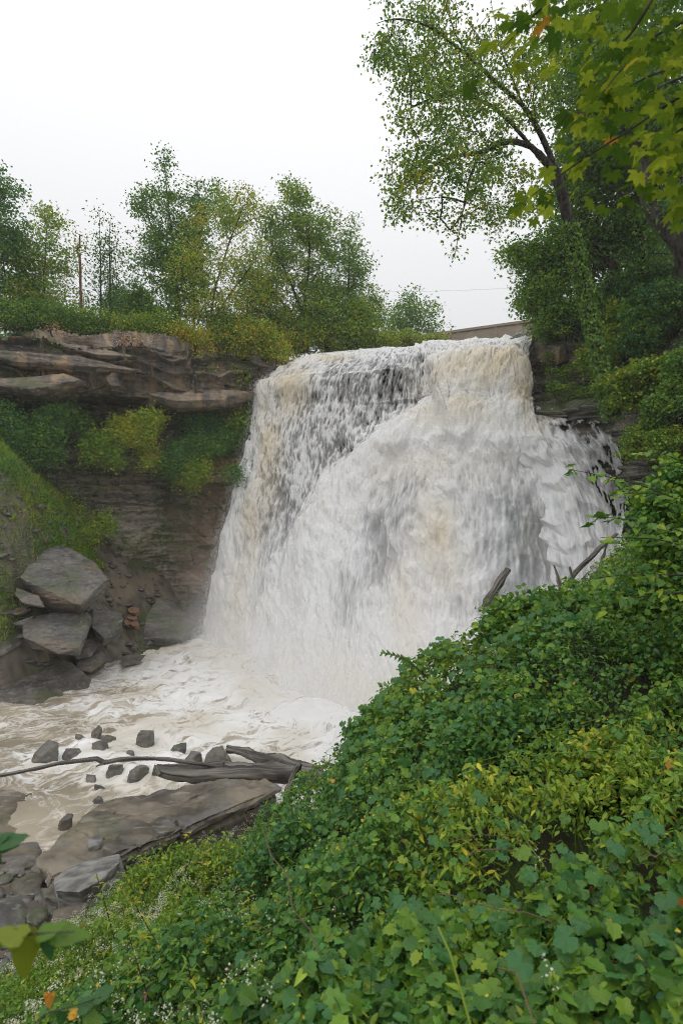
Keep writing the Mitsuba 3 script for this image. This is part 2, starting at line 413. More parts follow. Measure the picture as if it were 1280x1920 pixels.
tag('rubble_bank', 'bank of wet shale rubble at the foot of the left cliff', kind='structure')

# a wide valley floor below everything, reaching past the horizon
g = trimesh.creation.box(extents=[480, 480, 0.5]); g.apply_translation([0, 35, -11])
scene['ground'] = stone(g, 'soil', False)
tag('ground', 'valley floor under the creek and the banks', kind='structure')


def sheet(cols, nu, nv, us=None, vmap=None):
    """cols: K columns of R points; returns (nu, nv, 3) by monotone interpolation along both ways"""
    A = np.array(cols)
    K, R, _ = A.shape
    us = np.arange(K) if us is None else np.asarray(us, float)
    B = PchipInterpolator(us, A, axis=0)(np.linspace(us[0], us[-1], nu))
    # along v: by mean length of the rows
    L = np.r_[0, np.cumsum(np.linalg.norm(np.diff(A, axis=1), axis=2).mean(0))] if vmap is None else np.asarray(vmap, float)
    return PchipInterpolator(L, B, axis=1)(np.linspace(L[0], L[-1], nv))


def strata(X, thick, width, amp, seed=0, warp=0.5, joint=0.6):
    """blocky bedding: how far each point stands proud, from its layer and its block in the layer"""
    s = X[..., 0] * 0.85 + X[..., 1] * 0.5
    w = (N(np.stack([s * 0.25, X[..., 2] * 0.35, X[..., 1] * 0.1], -1), 1.0, seed + 40, 4) - 0.5) * 2
    zz = X[..., 2] / thick + w * warp / thick * 0.9
    lay = np.floor(zz)
    fz = zz - lay
    sw = s / (width * (0.6 + 0.9 * hash2(lay, lay * 0 + 3, seed))) + hash2(lay, lay * 0, seed) * 7 + 0.35 * w
    blk = np.floor(sw)
    fs = sw - blk
    h = hash2(lay, blk, seed + 1)
    hl = hash2(lay, lay * 0 + 9, seed + 2)
    edge = np.minimum(np.minimum(fz, 1 - fz) * thick, np.minimum(fs, 1 - fs) * width * 0.9)
    groove = np.exp(-(edge / (0.10 * thick + 0.02)) ** 2)
    return amp * (0.55 * h + 0.65 * hl - 0.6 - joint * 0.5 * groove)


# left cliff: overhanging cap rock, dark recess, planted ledge, shale wall
CL = [
    [(-420, 700, 52), (-420, 600, 29), (-420, 680, 28.8), (-420, 738, 29.6), (-420, 745, 33.0), (-420, 800, 33.5), (-420, 850, 30.5), (-420, 900, 30.2), (-420, 1030, 30), (-420, 1260, 29)],
    [(-150, 735, 62), (-150, 618, 33), (-150, 690, 32.8), (-150, 740, 33.5), (-150, 752, 37.0), (-150, 800, 37), (-150, 850, 34.5), (-150, 895, 34.2), (-150, 1010, 34), (-150, 1240, 33)],
    [(20, 742, 66), (20, 634, 35.5), (20, 690, 35.3), (20, 742, 35.9), (20, 755, 39.0), (20, 795, 39.2), (20, 855, 36.6), (20, 895, 36.4), (20, 1010, 36.2), (20, 1215, 35)],
    [(150, 746, 68), (150, 640, 37.3), (150, 690, 37.0), (150, 745, 37.7), (150, 762, 40.8), (150, 800, 41), (150, 862, 38.8), (150, 900, 38.5), (140, 1010, 38.2), (140, 1205, 36)],
    [(270, 752, 70), (270, 648, 38.8), (270, 690, 38.6), (275, 752, 39.0), (275, 770, 42.2), (275, 805, 42.3), (270, 850, 40.2), (270, 890, 40), (250, 1010, 39.6), (250, 1185, 38)],
    [(360, 756, 72), (365, 660, 40.0), (365, 705, 39.8), (365, 762, 40.2), (365, 775, 43), (360, 800, 43), (350, 850, 41), (345, 890, 40.8), (320, 1010, 41.6), (320, 1165, 40.6)],
    [(450, 762, 74), (450, 678, 41.3), (450, 715, 41.2), (450, 764, 41.8), (455, 775, 44), (450, 800, 44), (430, 840, 41.8), (430, 880, 40.8), (405, 1010, 40.8), (390, 1105, 42.4)],
    [(530, 766, 76), (540, 690, 43), (540, 725, 42.8), (540, 765, 43.3), (545, 780, 45), (545, 805, 45), (520, 850, 43), (510, 890, 42.4), (480, 1010, 42), (440, 1180, 43)],
]
cl_cols = [PS(c) for c in CL]
C = sheet(cl_cols, 560, 460, us=[0, 6, 10.5, 14.5, 18, 21, 24, 27], vmap=[0, 5, 6.6, 8.4, 10.6, 12, 14.4, 15.9, 19.8, 26])
for it in range(1):
    nrm = grid_normals(C)
    if nrm[280, 150] @ np.array([0, -1, 0]) < 0: nrm = -nrm
    z = C[..., 2]
    capw = np.clip((z - 4.6) / 0.8, 0, 1) * np.clip((C[..., 1] * -1 + 46) / 1.5, 0, 1)
    shw = np.clip((4.9 - z) / 0.8, 0, 1)
    dcap = strata(C, 1.05, 4.2, 1.25, 5, 1.6, 0.9) + strata(C, 0.40, 1.6, 0.26, 8, 0.8)
    east_ = vsm(-12.4, -11.2, C[..., 0]) * vsm(-5.5, -4.2, z) * (1 - vsm(1.8, 3.0, z))
    dsh = (1 - 0.75 * east_) * (strata(C, 0.52, 1.5, 0.55, 11, 0.5) + strata(C, 0.19, 0.7, 0.20, 13, 0.4))
    dno = (N(C, 0.5, 21, 5) - 0.5) * 1.1 + (N(C, 2.6, 22, 4) - 0.5) * 0.22
    shz = np.clip((z + 2.5) / 4.5, 0.25, 1)
    xx, zz_ = C[..., 0], C[..., 2]
    blk = 1.1 * vsm(-12.2, -11.3, xx + 0.35 * (N(C, .6, 77, 3) - .5) + 0.12 * (zz_ + 2)) * (1 - vsm(-8.2, -7.4, xx)) * vsm(-4.7, -4.45, zz_ + 0.55 * (xx + 10) + 0.5 * (N(C, .8, 78, 3) - .5)) * (1 - vsm(1.2, 2.2, zz_))
    C = C + nrm * (blk + dcap * capw + dsh * shw * shz + dno * (0.4 + 0.6 * shw) * np.clip((46 - C[..., 1]) / 2, 0.2, 1))[..., None]
scene['cliff'] = stone((C.reshape(-1, 3), grid_faces(*C.shape[:2])), 'cliff', True)
tag('cliff', 'overhanging layered sandstone and shale cliff left of the waterfall', kind='structure')
CN = grid_normals(C)
if CN[280, 300] @ np.array([0, -1, 0]) < 0: CN = -CN

# right bank: rock wall and steps beside the falls, then the wooded slope
RC = [
    [(900, 720, 75), (915, 660, 40.0), (920, 700, 39.4), (925, 748, 38.6), (930, 778, 36.0), (940, 806, 35), (950, 900, 33), (960, 1010, 31), (960, 1210, 30)],
    [(985, 720, 75), (990, 634, 36.0), (992, 690, 35.4), (995, 748, 34.6), (1004, 778, 32.0), (1020, 806, 31.4), (1035, 900, 29.6), (1045, 1010, 28.6), (1045, 1210, 27)],
    [(1060, 700, 70), (1050, 632, 33.6), (1052, 690, 33.2), (1056, 742, 32.4), (1066, 772, 30.4), (1080, 800, 30.2), (1100, 890, 28.6), (1110, 1000, 27.4), (1110, 1210, 26)],
    [(1150, 590, 60), (1130, 622, 32.0), (1128, 690, 31), (1132, 740, 30), (1145, 772, 28.6), (1150, 800, 28.6), (1160, 890, 27.4), (1165, 1000, 26), (1160, 1210, 24.5)],
    [(1250, 500, 56), (1200, 600, 30.4), (1200, 690, 28.4), (1202, 745, 27.2), (1208, 785, 26.2), (1212, 830, 25.6), (1215, 910, 25.2), (1210, 1000, 24.4), (1200, 1210, 22.5)],
    [(1500, 380, 50), (1310, 550, 28), (1300, 680, 25), (1296, 750, 24), (1290, 800, 23.4), (1285, 850, 23), (1275, 920, 22.5), (1265, 1000, 22), (1250, 1210, 20)],
    [(1900, 200, 46), (1650, 450, 24), (1600, 640, 20), (1580, 730, 19), (1550, 800, 18.5), (1530, 860, 18), (1500, 930, 17.6), (1450, 1010, 17), (1400, 1210, 16)],
]
R = sheet([PS(c) for c in RC], 320, 330, us=[-4, 0, 2, 4.2, 7, 10, 15], vmap=[0, 5, 6.8, 8.5, 9.8, 11, 14, 17.5, 23])
nrm = grid_normals(R)
if nrm[100, 150] @ np.array([0, -1, 0]) < 0: nrm = -nrm
near = np.clip((42 - R[..., 1]) / 3, 0.1, 1)
R = R + nrm * (near * (strata(R, 0.7, 1.8, 0.5, 31, 0.5) + strata(R, 0.28, 1.0, 0.3, 33, 0.4) + (N(R, 0.7, 35, 5) - 0.5) * 0.9))[..., None]
scene['wooded_bank'] = stone((R.reshape(-1, 3), grid_faces(*R.shape[:2])), 'bank', True)
tag('wooded_bank', 'mossy layered rock bank rising into woods right of the waterfall', kind='structure')
RN = grid_normals(R)
if RN[100, 150] @ np.array([0, -1, 0]) < 0: RN = -RN

# ------------------------------------------------------------------ the waterfall
WL = [  # flow lines: upstream, lip, then down to the pool
    [(575, 668, 52), (512, 697, 42.6), (500, 712, 42.0), (478, 770, 41.2), (450, 870, 40.2), (424, 980, 39.5), (400, 1090, 38.6), (378, 1215, 37.6)],
    [(600, 666, 50), (530, 690, 41.7), (515, 706, 41.2), (497, 770, 40.3), (474, 870, 39.2), (452, 990, 38.2), (428, 1110, 36.8), (405, 1232, 34.9)],
    [(630, 664, 49), (570, 679, 41.0), (553, 694, 40.4), (530, 760, 39.4), (508, 870, 38.2), (487, 1000, 37), (468, 1130, 35), (450, 1250, 32.6)],
    [(680, 660, 48), (640, 674, 40.2), (622, 690, 39.6), (596, 760, 38.6), (570, 870, 37.2), (545, 1000, 35.6), (520, 1150, 33), (500, 1290, 28.8)],
    [(735, 655, 47), (705, 672, 39.4), (694, 690, 38.8), (672, 760, 37.8), (648, 850, 36.0), (610, 990, 33.4), (585, 1150, 30.4), (565, 1330, 25.6)],
    [(775, 652, 46), (760, 672, 38.6), (752, 690, 38.1), (735, 755, 37.2), (700, 815, 34.6), (668, 960, 32.4), (645, 1130, 29.4), (630, 1360, 23.8)],
    [(805, 650, 45.5), (800, 662, 38.0), (798, 690, 37.3), (788, 752, 36.3), (745, 805, 33.8), (715, 940, 31.6), (700, 1130, 28.6), (690, 1400, 21.6)],
    [(845, 649, 45), (842, 654, 37.0), (826, 690, 35.3), (808, 760, 34.0), (790, 812, 32.4), (775, 930, 30.4), (762, 1120, 27.6), (750, 1430, 20.3)],
    [(880, 648, 44), (882, 652, 36.2), (868, 690, 34.2), (850, 760, 33.0), (845, 812, 31.2), (840, 930, 29.3), (830, 1110, 26.8), (830, 1440, 19.9)],
    [(930, 645, 43), (936, 648, 35.4), (920, 690, 33.3), (910, 760, 32.2), (912, 808, 30.3), (915, 930, 28.3), (912, 1100, 26.0), (910, 1450, 19.5)],
    [(975, 640, 42.5), (980, 641, 34.9), (966, 690, 33.0), (960, 760, 32.0), (968, 805, 29.8), (985, 930, 27.6), (995, 1090, 25.6), (990, 1450, 19.5)],
    [(1000, 637, 42), (996, 640, 34.8), (985, 690, 33.8), (985, 765, 32.6), (1010, 802, 29.8), (1040, 930, 27.3), (1050, 1085, 25.3), (1050, 1450, 19.5)],
]
W2 = [
    [(900, 770, 36.2), (915, 780, 33.9), (920, 805, 32.0), (930, 835, 30.6), (945, 900, 30.0), (960, 1000, 28.6), (970, 1110, 27.2), (970, 1450, 20.2)],
    [(975, 760, 34.2), (985, 772, 31.9), (990, 800, 30.4), (1000, 830, 29.2), (1020, 900, 28.7), (1035, 1000, 27.4), (1045, 1110, 26.1), (1050, 1450, 19.6)],
    [(1020, 764, 32.8), (1022, 778, 31.2), (1030, 805, 30.1), (1045, 832, 28.9), (1072, 900, 27.7), (1085, 1000, 26.6), (1090, 1110, 25.3), (1090, 1450, 19.6)],
    [(1070, 772, 31.2), (1080, 788, 30.0), (1088, 810, 29.3), (1098, 835, 28.5), (1115, 900, 27.3), (1125, 1000, 26.2), (1128, 1110, 25.0), (1120, 1450, 19.4)],
    [(1120, 778, 29.8), (1128, 792, 29.1), (1138, 815, 28.5), (1146, 842, 28.0), (1160, 905, 26.9), (1160, 1000, 25.8), (1155, 1110, 24.5), (1150, 1450, 19.2)],
    [(1150, 780, 29.2), (1155, 796, 28.7), (1160, 820, 28.1), (1166, 846, 27.7), (1180, 910, 26.6), (1176, 1000, 25.4), (1170, 1110, 24.1), (1165, 1450, 19.0)],
]


def water_sheet(lines, nu, nv, us, vmap, seed, base_fn, dark_spots, silt_spots, amp=1.0, ledge=1):
    A = sheet([PS(c) for c in lines], nu, nv, us=us, vmap=vmap)
    n = grid_normals(A)
    if n[nu // 2, nv // 2] @ np.array([0, -1, 0]) < 0: n = -n
    S = np.cumsum(np.r_[np.zeros((1, nv)), np.linalg.norm(np.diff(A, axis=0), axis=2)], 0)
    S = np.repeat(S[:, nv // 3][:, None], nv, 1)
    Lt = np.cumsum(np.c_[np.zeros((nu, 1)), np.linalg.norm(np.diff(A, axis=1), axis=2)], 1)
    X, Z = A[..., 0], A[..., 2]
    wob = (N(np.stack([S * 0.30, Lt * 0.22, S * 0], -1), 1, seed + 9, 3) - 0.5) * 0.9
    Q = lambda a, b, sd, o=4: N(np.stack([(S + wob) * a, Lt * b, S * 0 + sd * 3.7], -1), 1, seed + sd, o)
    clump = Q(0.50, 0.30, 1, 4)
    mid = Q(1.9, 0.95, 2, 4)
    low = np.clip((6.3 - Z) / 8.0, 0, 1)
    line = np.interp(Z, [-6.5, -5.45, -3.13, -.79, 1.14, 3.01, 4.36, 5.36, 6.57, 7.0, 7.3], [-5.0, -3.57, -3.13, -2.58, -1.79, -.31, 1.59, 3.31, 4.88, 5.6, 40])   # the diagonal ledge that breaks the fall
    low = low * (1 - 0.75 * (ledge > 0) * np.clip((Z + 4.9) / 4.9, 0, 1) * (X < line))
    lace = Q(7.0, 2.3, 3, 3) * (1 - low) + Q(6.0, 1.5, 13, 3) * low
    strk = Q(14.0, 2.4, 4, 3) * (1 - low) + Q(13.0, 1.5, 14, 3) * low
    fine = Q(24.0, 5.5, 6, 2) * (1 - low) + Q(24.0, 3.6, 16, 2) * low
    sd = (X - line) * 0.75
    on = (ledge > 0) * np.clip((Z + 5.63) / 3.37, 0, 1) * (X < 5.9)
    below, above = on * np.exp(-((sd - 1.07) / 1.32) ** 2) * (sd > -.31), on * np.exp(-((sd + 1.07) / 1.26) ** 2) * (sd < .31)
    bulge = (ledge > 0) * (0.75 * vsm(5.35, 5.95, X) * (1 - vsm(10.0, 10.5, X)) * (1 - vsm(8.3, 10.7, Z)) * vsm(4.1, 5.35, Z)
                           + 0.7 * (clump - 0.2) * np.exp(-((Z - 3.85 + 1.8 * (mid - 0.5) + .42 * np.sin(X / 1.2)) / .6) ** 2) * vsm(1.9, 3.0, X))
    ph = (Z + 0.22 * X + 4.0 * (clump - 0.5) + 1.2 * (mid - 0.5)) / (2.3 if ledge else 1.3)
    ph = ph - np.floor(ph)
    tier = np.where(ph < .72, 1 - ph / .72, (ph - .72) / .28)          # stepped tiers: a face leaning out downwards, a short tread
    tw = (vsm(0.3, 1.8, X) * vsm(-3.5, -1.0, Z) * (1 - vsm(3.0, 4.2, Z)) * 0.16 * vsm(.35, .65, mid)) if ledge else 0.26 * vsm(-3.5, -1, Z) * vsm(.3, .6, mid)
    lipstep = (ledge > 0) * 0.55 * (1 - vsm(8.9, 9.5, Z + 0.25 * (mid - .5))) * vsm(6.9, 8.6, Z) * (1 - vsm(4.0, 5.0, X))
    disp = tw * (tier - 0.5) + lipstep + amp * (0.85 * (clump - 0.5) + 0.62 * (mid - 0.5) + 0.15 * (lace - 0.5) + 0.05 * (strk - 0.5) + 0.45 * below - 0.25 * above + bulge)
    cover = (base_fn(X, Z) + 0.72 * (mid - 0.5) + (1.10 - 0.55 * low) * (lace - 0.5) + (0.85 - 0.42 * low) * (strk - 0.5) + (0.75 - 0.52 * low) * (fine - 0.5) + 0.45 * (clump - 0.5) + 0.10 * low + 0.30 * below - 0.10 * above + 0.28 * tw * (np.abs(ph - .8) < .14) - 0.14 * tw * (np.abs(ph - .45) < .2))  # also puts shade above the ledge, lit treads and darker tier faces into colour
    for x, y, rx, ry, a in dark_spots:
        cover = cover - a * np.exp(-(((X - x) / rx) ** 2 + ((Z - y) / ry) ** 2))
    rag = np.clip((Lt - 8) / 2, 0.0, 1)
    A2 = A + n * (disp * np.clip((44.5 - A[..., 1]) / 2, 0.25, 1))[..., None]
    silt = np.zeros_like(cover)
    for x, y, rx, ry, a in silt_spots:
        silt = np.maximum(silt, a * np.exp(-(((X - x) / rx) ** 2 + ((Z - y) / ry) ** 2)))
    silt = np.clip(silt * (0.35 + 1.3 * Q(0.9, 0.4, 7, 4)) + 0.30 * np.clip(Q(0.7, 0.3, 8, 4) - 0.48, 0, 1) * 2, 0, 1)
    white = np.array([0.675, 0.685, 0.70]) * (1 - silt[..., None]) + np.array([0.60, 0.525, 0.385]) * silt[..., None]
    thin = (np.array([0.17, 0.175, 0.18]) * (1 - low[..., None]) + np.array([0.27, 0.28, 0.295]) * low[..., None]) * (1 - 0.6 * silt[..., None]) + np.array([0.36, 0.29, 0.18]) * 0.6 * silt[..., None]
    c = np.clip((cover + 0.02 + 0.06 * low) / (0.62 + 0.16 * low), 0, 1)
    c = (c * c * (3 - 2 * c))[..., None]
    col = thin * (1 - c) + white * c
    return A, A2, n, col, cover, Z


# thin places, shade painted along the diagonal ledge, and silty places on the face: (x, z, half width, half height, strength) in metres
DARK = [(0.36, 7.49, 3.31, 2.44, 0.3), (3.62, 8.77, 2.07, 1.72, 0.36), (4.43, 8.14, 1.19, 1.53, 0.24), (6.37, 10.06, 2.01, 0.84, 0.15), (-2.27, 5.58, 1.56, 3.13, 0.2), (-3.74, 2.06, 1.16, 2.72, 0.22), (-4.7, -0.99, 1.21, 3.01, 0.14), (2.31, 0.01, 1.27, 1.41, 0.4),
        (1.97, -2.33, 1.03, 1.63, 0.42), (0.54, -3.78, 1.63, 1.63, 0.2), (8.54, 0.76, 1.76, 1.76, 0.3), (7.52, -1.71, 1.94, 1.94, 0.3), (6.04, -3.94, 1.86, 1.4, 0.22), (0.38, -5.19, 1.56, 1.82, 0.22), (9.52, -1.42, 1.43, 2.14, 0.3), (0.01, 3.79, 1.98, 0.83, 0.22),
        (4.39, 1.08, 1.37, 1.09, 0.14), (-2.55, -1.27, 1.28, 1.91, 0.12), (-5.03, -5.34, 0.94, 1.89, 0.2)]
SILT = [(-3.42, 8.31, 1.62, 2.16, 0.75), (-4.91, 3.85, 0.98, 3.87, 0.75), (-5.85, -0.68, 0.86, 3.09, 0.55), (-0.75, 10.96, 1.5, 0.53, 0.9), (8.02, 7.87, 2.87, 1.51, 0.85), (8.76, 8.13, 1.66, 1.51, 1.0), (6.41, 5.26, 2.34, 1.17, 0.6), (9.56, 6.48, 0.65, 2.06, 0.9),
        (5.24, 2.48, 3.31, 1.38, 0.35), (4.67, -1.02, 1.3, 3.12, 0.45), (-6.45, -6.12, 0.97, 3.23, 0.5), (1.29, -7.87, 4.26, 1.49, 0.35), (9.86, -0.13, 1.22, 1.71, 0.3), (2.93, -4.66, 0.98, 2.94, 0.3)]


def base1(X, Z):
    b = 0.56 + 0.16 * np.exp(-(((X - 7.49) / 3.3) ** 2 + ((Z - 6.88) / 2.7) ** 2))
    b = b + 0.24 * np.clip((-4.4 - Z) / 3.6, 0, 1) + 0.2 * np.exp(-((Z - 4.1) / 1.35) ** 2) * (X > 1.9)
    return b - 0.06 * np.clip((X - 8.0) / 2.7, 0, 1) * (Z < 2.6)


VM1 = [0, 4, 4.9, 7.4, 10.3, 14.6, 19.8, 27.0]
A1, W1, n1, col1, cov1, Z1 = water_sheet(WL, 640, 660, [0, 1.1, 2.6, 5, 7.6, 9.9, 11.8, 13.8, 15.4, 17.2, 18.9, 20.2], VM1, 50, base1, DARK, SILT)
A2_, W2_, n2, col2, cov2, Z2 = water_sheet(W2, 200, 420, [-2, 0, 1.2, 2.8, 4.4, 5.4], [0, 1.2, 2.2, 3.2, 5.6, 9, 13, 24], 80,
                                          lambda X, Z: 0.50 - 0.30 * np.clip((X - 10.5) / 2.0, 0, 1) - 0.16 * np.clip((Z - 2.0) / 2.3, 0, 1) - 0.02 * np.clip((-.48 - Z) / 1.9, 0, 1),
                                          [(11.88, 4.32, 1.62, 0.38, 0.25), (12.27, 0.23, 0.72, 1.44, 0.2), (10.28, -1.21, 1.1, 2.2, 0.22), (11.68, 1.48, 0.75, 1.24, 0.2)], [(10.61, 4.74, 0.84, 0.56, 0.4)], amp=0.6, ledge=0)


def cut(Wg, col, cover, thr, seed):
    a, b = Wg.shape[:2]
    f = grid_faces(a, b)
    keep = (cover.ravel()[f].mean(1) > thr)
    return (Wg.reshape(-1, 3), f[keep]), col.reshape(-1, 3)


# the main sheet's right edge sinks behind the side rivulets
sink = (np.clip((np.arange(640) - 530) / 109.0, 0, 1) ** 1.3)[:, None] * np.clip((3.8 - Z1) / 1.2, 0, 1)
W1 = W1 - n1 * (1.2 * sink)[..., None]
edge1 = np.minimum(np.arange(640) / 26.0, (639 - np.arange(640)) / 60.0)[:, None] * np.ones((1, 660))
edge1[320:] += np.clip((Z1[320:] - 3.4) / .9, 0, 1) * 0.6
cov1e = cov1 - 0.55 * np.clip(1 - edge1, 0, 1) ** 1.5
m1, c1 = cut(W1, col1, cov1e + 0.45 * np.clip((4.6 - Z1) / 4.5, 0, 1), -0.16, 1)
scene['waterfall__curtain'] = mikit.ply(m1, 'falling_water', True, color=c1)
edge2 = np.minimum(np.arange(200) + 20, 199 - np.arange(200))[:, None] / 22.0
m2, c2 = cut(W2_, col2, cov2 - 0.5 * np.clip(1 - edge2, 0, 1) ** 1.5, 0.0, 2)
scene['waterfall__side_rivulets'] = mikit.ply(m2, 'falling_water', True, color=c2)
tag('waterfall', 'broad white waterfall pouring over stepped rock into the pool', kind='structure')
tag('waterfall__side_rivulets', 'thin rivulets running down the dark rock steps on the right')
# the rock that the water runs over, seen where the water is thin
Bk = A1[::4, ::4] - n1[::4, ::4] * (0.55 + 0.5 * strata(A1[::4, ::4], 0.9, 2.2, 0.5, 71, 0.5))[..., None]
Bk = Bk - n1[::4, ::4] * (2.6 * sink[::4, ::4])[..., None]
Bk[..., 1] += 0.12
scene['falls_rock'] = stone((Bk.reshape(-1, 3), grid_faces(*Bk.shape[:2])), 'dark_wet_rock', 40)
tag('falls_rock', 'dark wet rock face behind the falling water', kind='structure')

# flying spray: thin slivers of water along the flow
r = np.random.default_rng(5)
mb = MB()
for (Ag, Wg, ng, cg, k, amp) in ((A1, W1, n1, cov1, 60000, 1.0), (A2_, W2_, n2, cov2, 5000, 0.5)):
    a, b = Wg.shape[:2]
    i, j = r.integers(1, a - 1, k), (r.random(k) ** 0.9 * (b - 60)).astype(int) + 50
    ed = r.random(k) < 0.10
    i = np.where(ed & (a > 300), (np.abs(r.normal(0, 10, k))).astype(int) + 1, i)
    keep = ((cg[i, j] > 0.38 + 0.2 * r.random(k)) & ((j < b * .45) | (r.random(k) < .35))) | ed
    i, j = i[keep], j[keep]
    p = Wg[i, j]
    d = unit(Wg[i, np.minimum(j + 3, b - 1)] - p) + r.normal(0, 0.10, (len(i), 3))
    off = np.abs(r.normal(0, 0.10, len(i))) * amp
    p = p + ng[i, j] * off[:, None] + np.where(ed[keep][:, None], np.array([-0.35, -0.1, 0.05]) * np.abs(r.normal(0, 0.8, (len(i), 1))), 0)
    L = r.uniform(0.04, 0.18, len(i))
    wd = r.uniform(0.008, 0.020, len(i))
    x, d, nn = frames(r.normal(size=(len(i), 3)), d)
    V = np.stack([p - d * L[:, None] * .5, p + x * wd[:, None] * .5, p + d * L[:, None] * .5, p - x * wd[:, None] * .5], 1)
    mb.add(V.reshape(-1, 3), (np.array([[0, 1, 2], [0, 2, 3]])[None] + (np.arange(len(i)) * 4)[:, None, None]).reshape(-1, 3))
scene['waterfall__spray'] = mb.ply('spray')
labels['waterfall__spray'] = {'label': 'flying streaks and drops of spray', 'kind': 'stuff'}

# ------------------------------------------------------------------ rocks
def hull_rock(pts, h=0.1, amp=0.06, seed=0, layers=0.25, cracks=(), rnd=0.06):
    pts = np.asarray(pts, float)
    m = m3.Manifold.hull_points(pts)
    if rnd:
        m = m.refine_to_length(max(h * 1.5, 0.05))
    m = m.refine_to_length(h)
    mm = m.to_mesh()
    t = trimesh.Trimesh(np.array(mm.vert_properties[:, :3], float), np.array(mm.tri_verts), process=True)
    if rnd:
        trimesh.smoothing.filter_laplacian(t, lamb=0.5, iterations=2)
    v, n = np.array(t.vertices), np.array(t.vertex_normals)
    d = amp * 2.2 * (N(v, 1.1, seed, 4) - 0.5) + amp * 0.9 * (N(v * [1, 1, 3], 3.2, seed + 3, 3) - 0.5)
    lay = np.floor(v[:, 2] / layers + 1.2 * N(v * [1, 1, .3], 0.6, seed + 5, 3))
    side = 1 - np.abs(n[:, 2])
    d = d + amp * 1.5 * side * (hash2(lay, lay * 0 + seed, 3) - 0.5)
    for o, nn, w, dep in cracks:
        nn = unit(np.asarray(nn, float))
        q = (v - o) @ nn + 0.35 * (N(v, 0.9, seed + 11, 3) - 0.5) * 2
        d = d - dep * np.exp(-(q / w) ** 2)
    return trimesh.Trimesh(v + n * d[:, None], t.faces, process=False)


def rock(key, pts, label, bsdf='wet_rock', cat='boulder', group=None, smooth=40, **k):
    key = num(key)
    scene[key] = stone(hull_rock(pts, **k), bsdf, smooth)
    tag(key, label, cat, group)
    return key


rock('boulder', PSN(0.945, [(92, 1022, 33.6), (130, 1026, 34.2), (180, 1056, 33.6), (203, 1084, 32.6), (150, 1136, 30.6), (95, 1128, 30.6), (36, 1082, 30.4), (60, 1050, 32), (198, 1112, 33), (150, 1150, 31.4), (90, 1145, 31), (45, 1100, 31), (120, 1120, 36.5), (60, 1090, 34)]),
     'big flat-topped grey boulder leaning below the grassy bank, uppermost of the pile', seed=1, h=0.1, amp=0.07, cracks=[(P(110, 1075, 32), (0.75, 0.55, .1), 0.03, 0.05), (P(80, 1078, 31), (-.45, .9, 0), 0.03, 0.06)])
rock('boulder', PSN(0.955, [(52, 1160, 30), (95, 1150, 30.6), (165, 1146, 31.4), (174, 1160, 31.2), (150, 1215, 28.6), (110, 1228, 28.2), (44, 1195, 28.2), (40, 1175, 29), (150, 1230, 29.2), (60, 1215, 29), (110, 1200, 33), (160, 1190, 33)]),
     'broad brownish slab boulder tilted towards the creek, second from the top of the pile', seed=2, amp=0.06)
rock('boulder', PS([(172, 1142, 32.8), (225, 1146, 33.6), (233, 1160, 33), (196, 1198, 31.2), (170, 1175, 31.4), (228, 1192, 33), (190, 1212, 32), (200, 1190, 35)]), 'dark wet angular boulder wedged right of the brownish slab', seed=3, amp=0.06)
rock('boulder', PS([(295, 1120, 39.2), (325, 1128, 39.6), (368, 1172, 38.4), (340, 1200, 37), (300, 1196, 36.6), (250, 1200, 36.3), (262, 1170, 37.5), (270, 1215, 36.6), (330, 1210, 37.4), (320, 1190, 41)]),
     'dark wedge-shaped boulder standing at the foot of the falls', seed=4, amp=0.07)
rock('boulder', PS([(-30, 1250, 29.0), (14, 1234, 29.8), (100, 1226, 30.4), (140, 1246, 30.2), (172, 1272, 29.6), (166, 1292, 28.6), (100, 1304, 27.6), (60, 1322, 26.6), (0, 1322, 26.4), (-40, 1300, 27), (100, 1340, 27.8), (160, 1315, 29.2), (60, 1290, 32), (0, 1360, 26.6)]),
     'large smooth grey boulder lying at the edge of the creek on the left', seed=5, h=0.09, amp=0.08, layers=0.4)
rock('boulder', PS([(140, 1205, 31), (170, 1196, 31.6), (186, 1210, 31.4), (170, 1232, 30.6), (140, 1238, 30.4), (160, 1225, 33)]), 'small grey boulder tucked above the large smooth one', seed=6, h=.1, amp=0.04)
rock('boulder', PS([(225, 1232, 33), (245, 1226, 33.4), (275, 1228, 33.6), (262, 1244, 32.6), (228, 1250, 32), (250, 1240, 34)]), 'low dark rock breaking the foam beside the boulder pile', seed=7, h=.1, amp=0.04)
rock('boulder', PSN(0.955, [(30, 1100, 30), (75, 1118, 29.6), (84, 1140, 29.4), (40, 1130, 29), (28, 1115, 29.2), (60, 1140, 31)]), 'thin grey slab slipped under the uppermost boulder', seed=8, h=.1, amp=0.04)
rock('boulder', PS([(72, 1148, 30), (90, 1136, 30.4), (98, 1150, 30.4), (86, 1160, 29.8), (80, 1158, 31)]), 'small dark angular rock between the uppermost boulder and the brownish slab', seed=9, h=.08, amp=0.03)
rock('boulder', PS([(-20, 1200, 28), (38, 1186, 28.6), (44, 1210, 28.4), (0, 1232, 27.4), (-30, 1230, 27.6), (10, 1210, 30)]), 'grey boulder under the grass at the left edge, above the large smooth one', seed=10, h=.12, amp=0.05)
rock('boulder', PS([(150, 1225, 31.2), (190, 1220, 31.8), (204, 1240, 31.8), (170, 1262, 30.2), (140, 1256, 30.2), (180, 1245, 33)]), 'wet grey rock between the boulder pile and the foam', seed=12, h=.1, amp=0.05)
k = 0
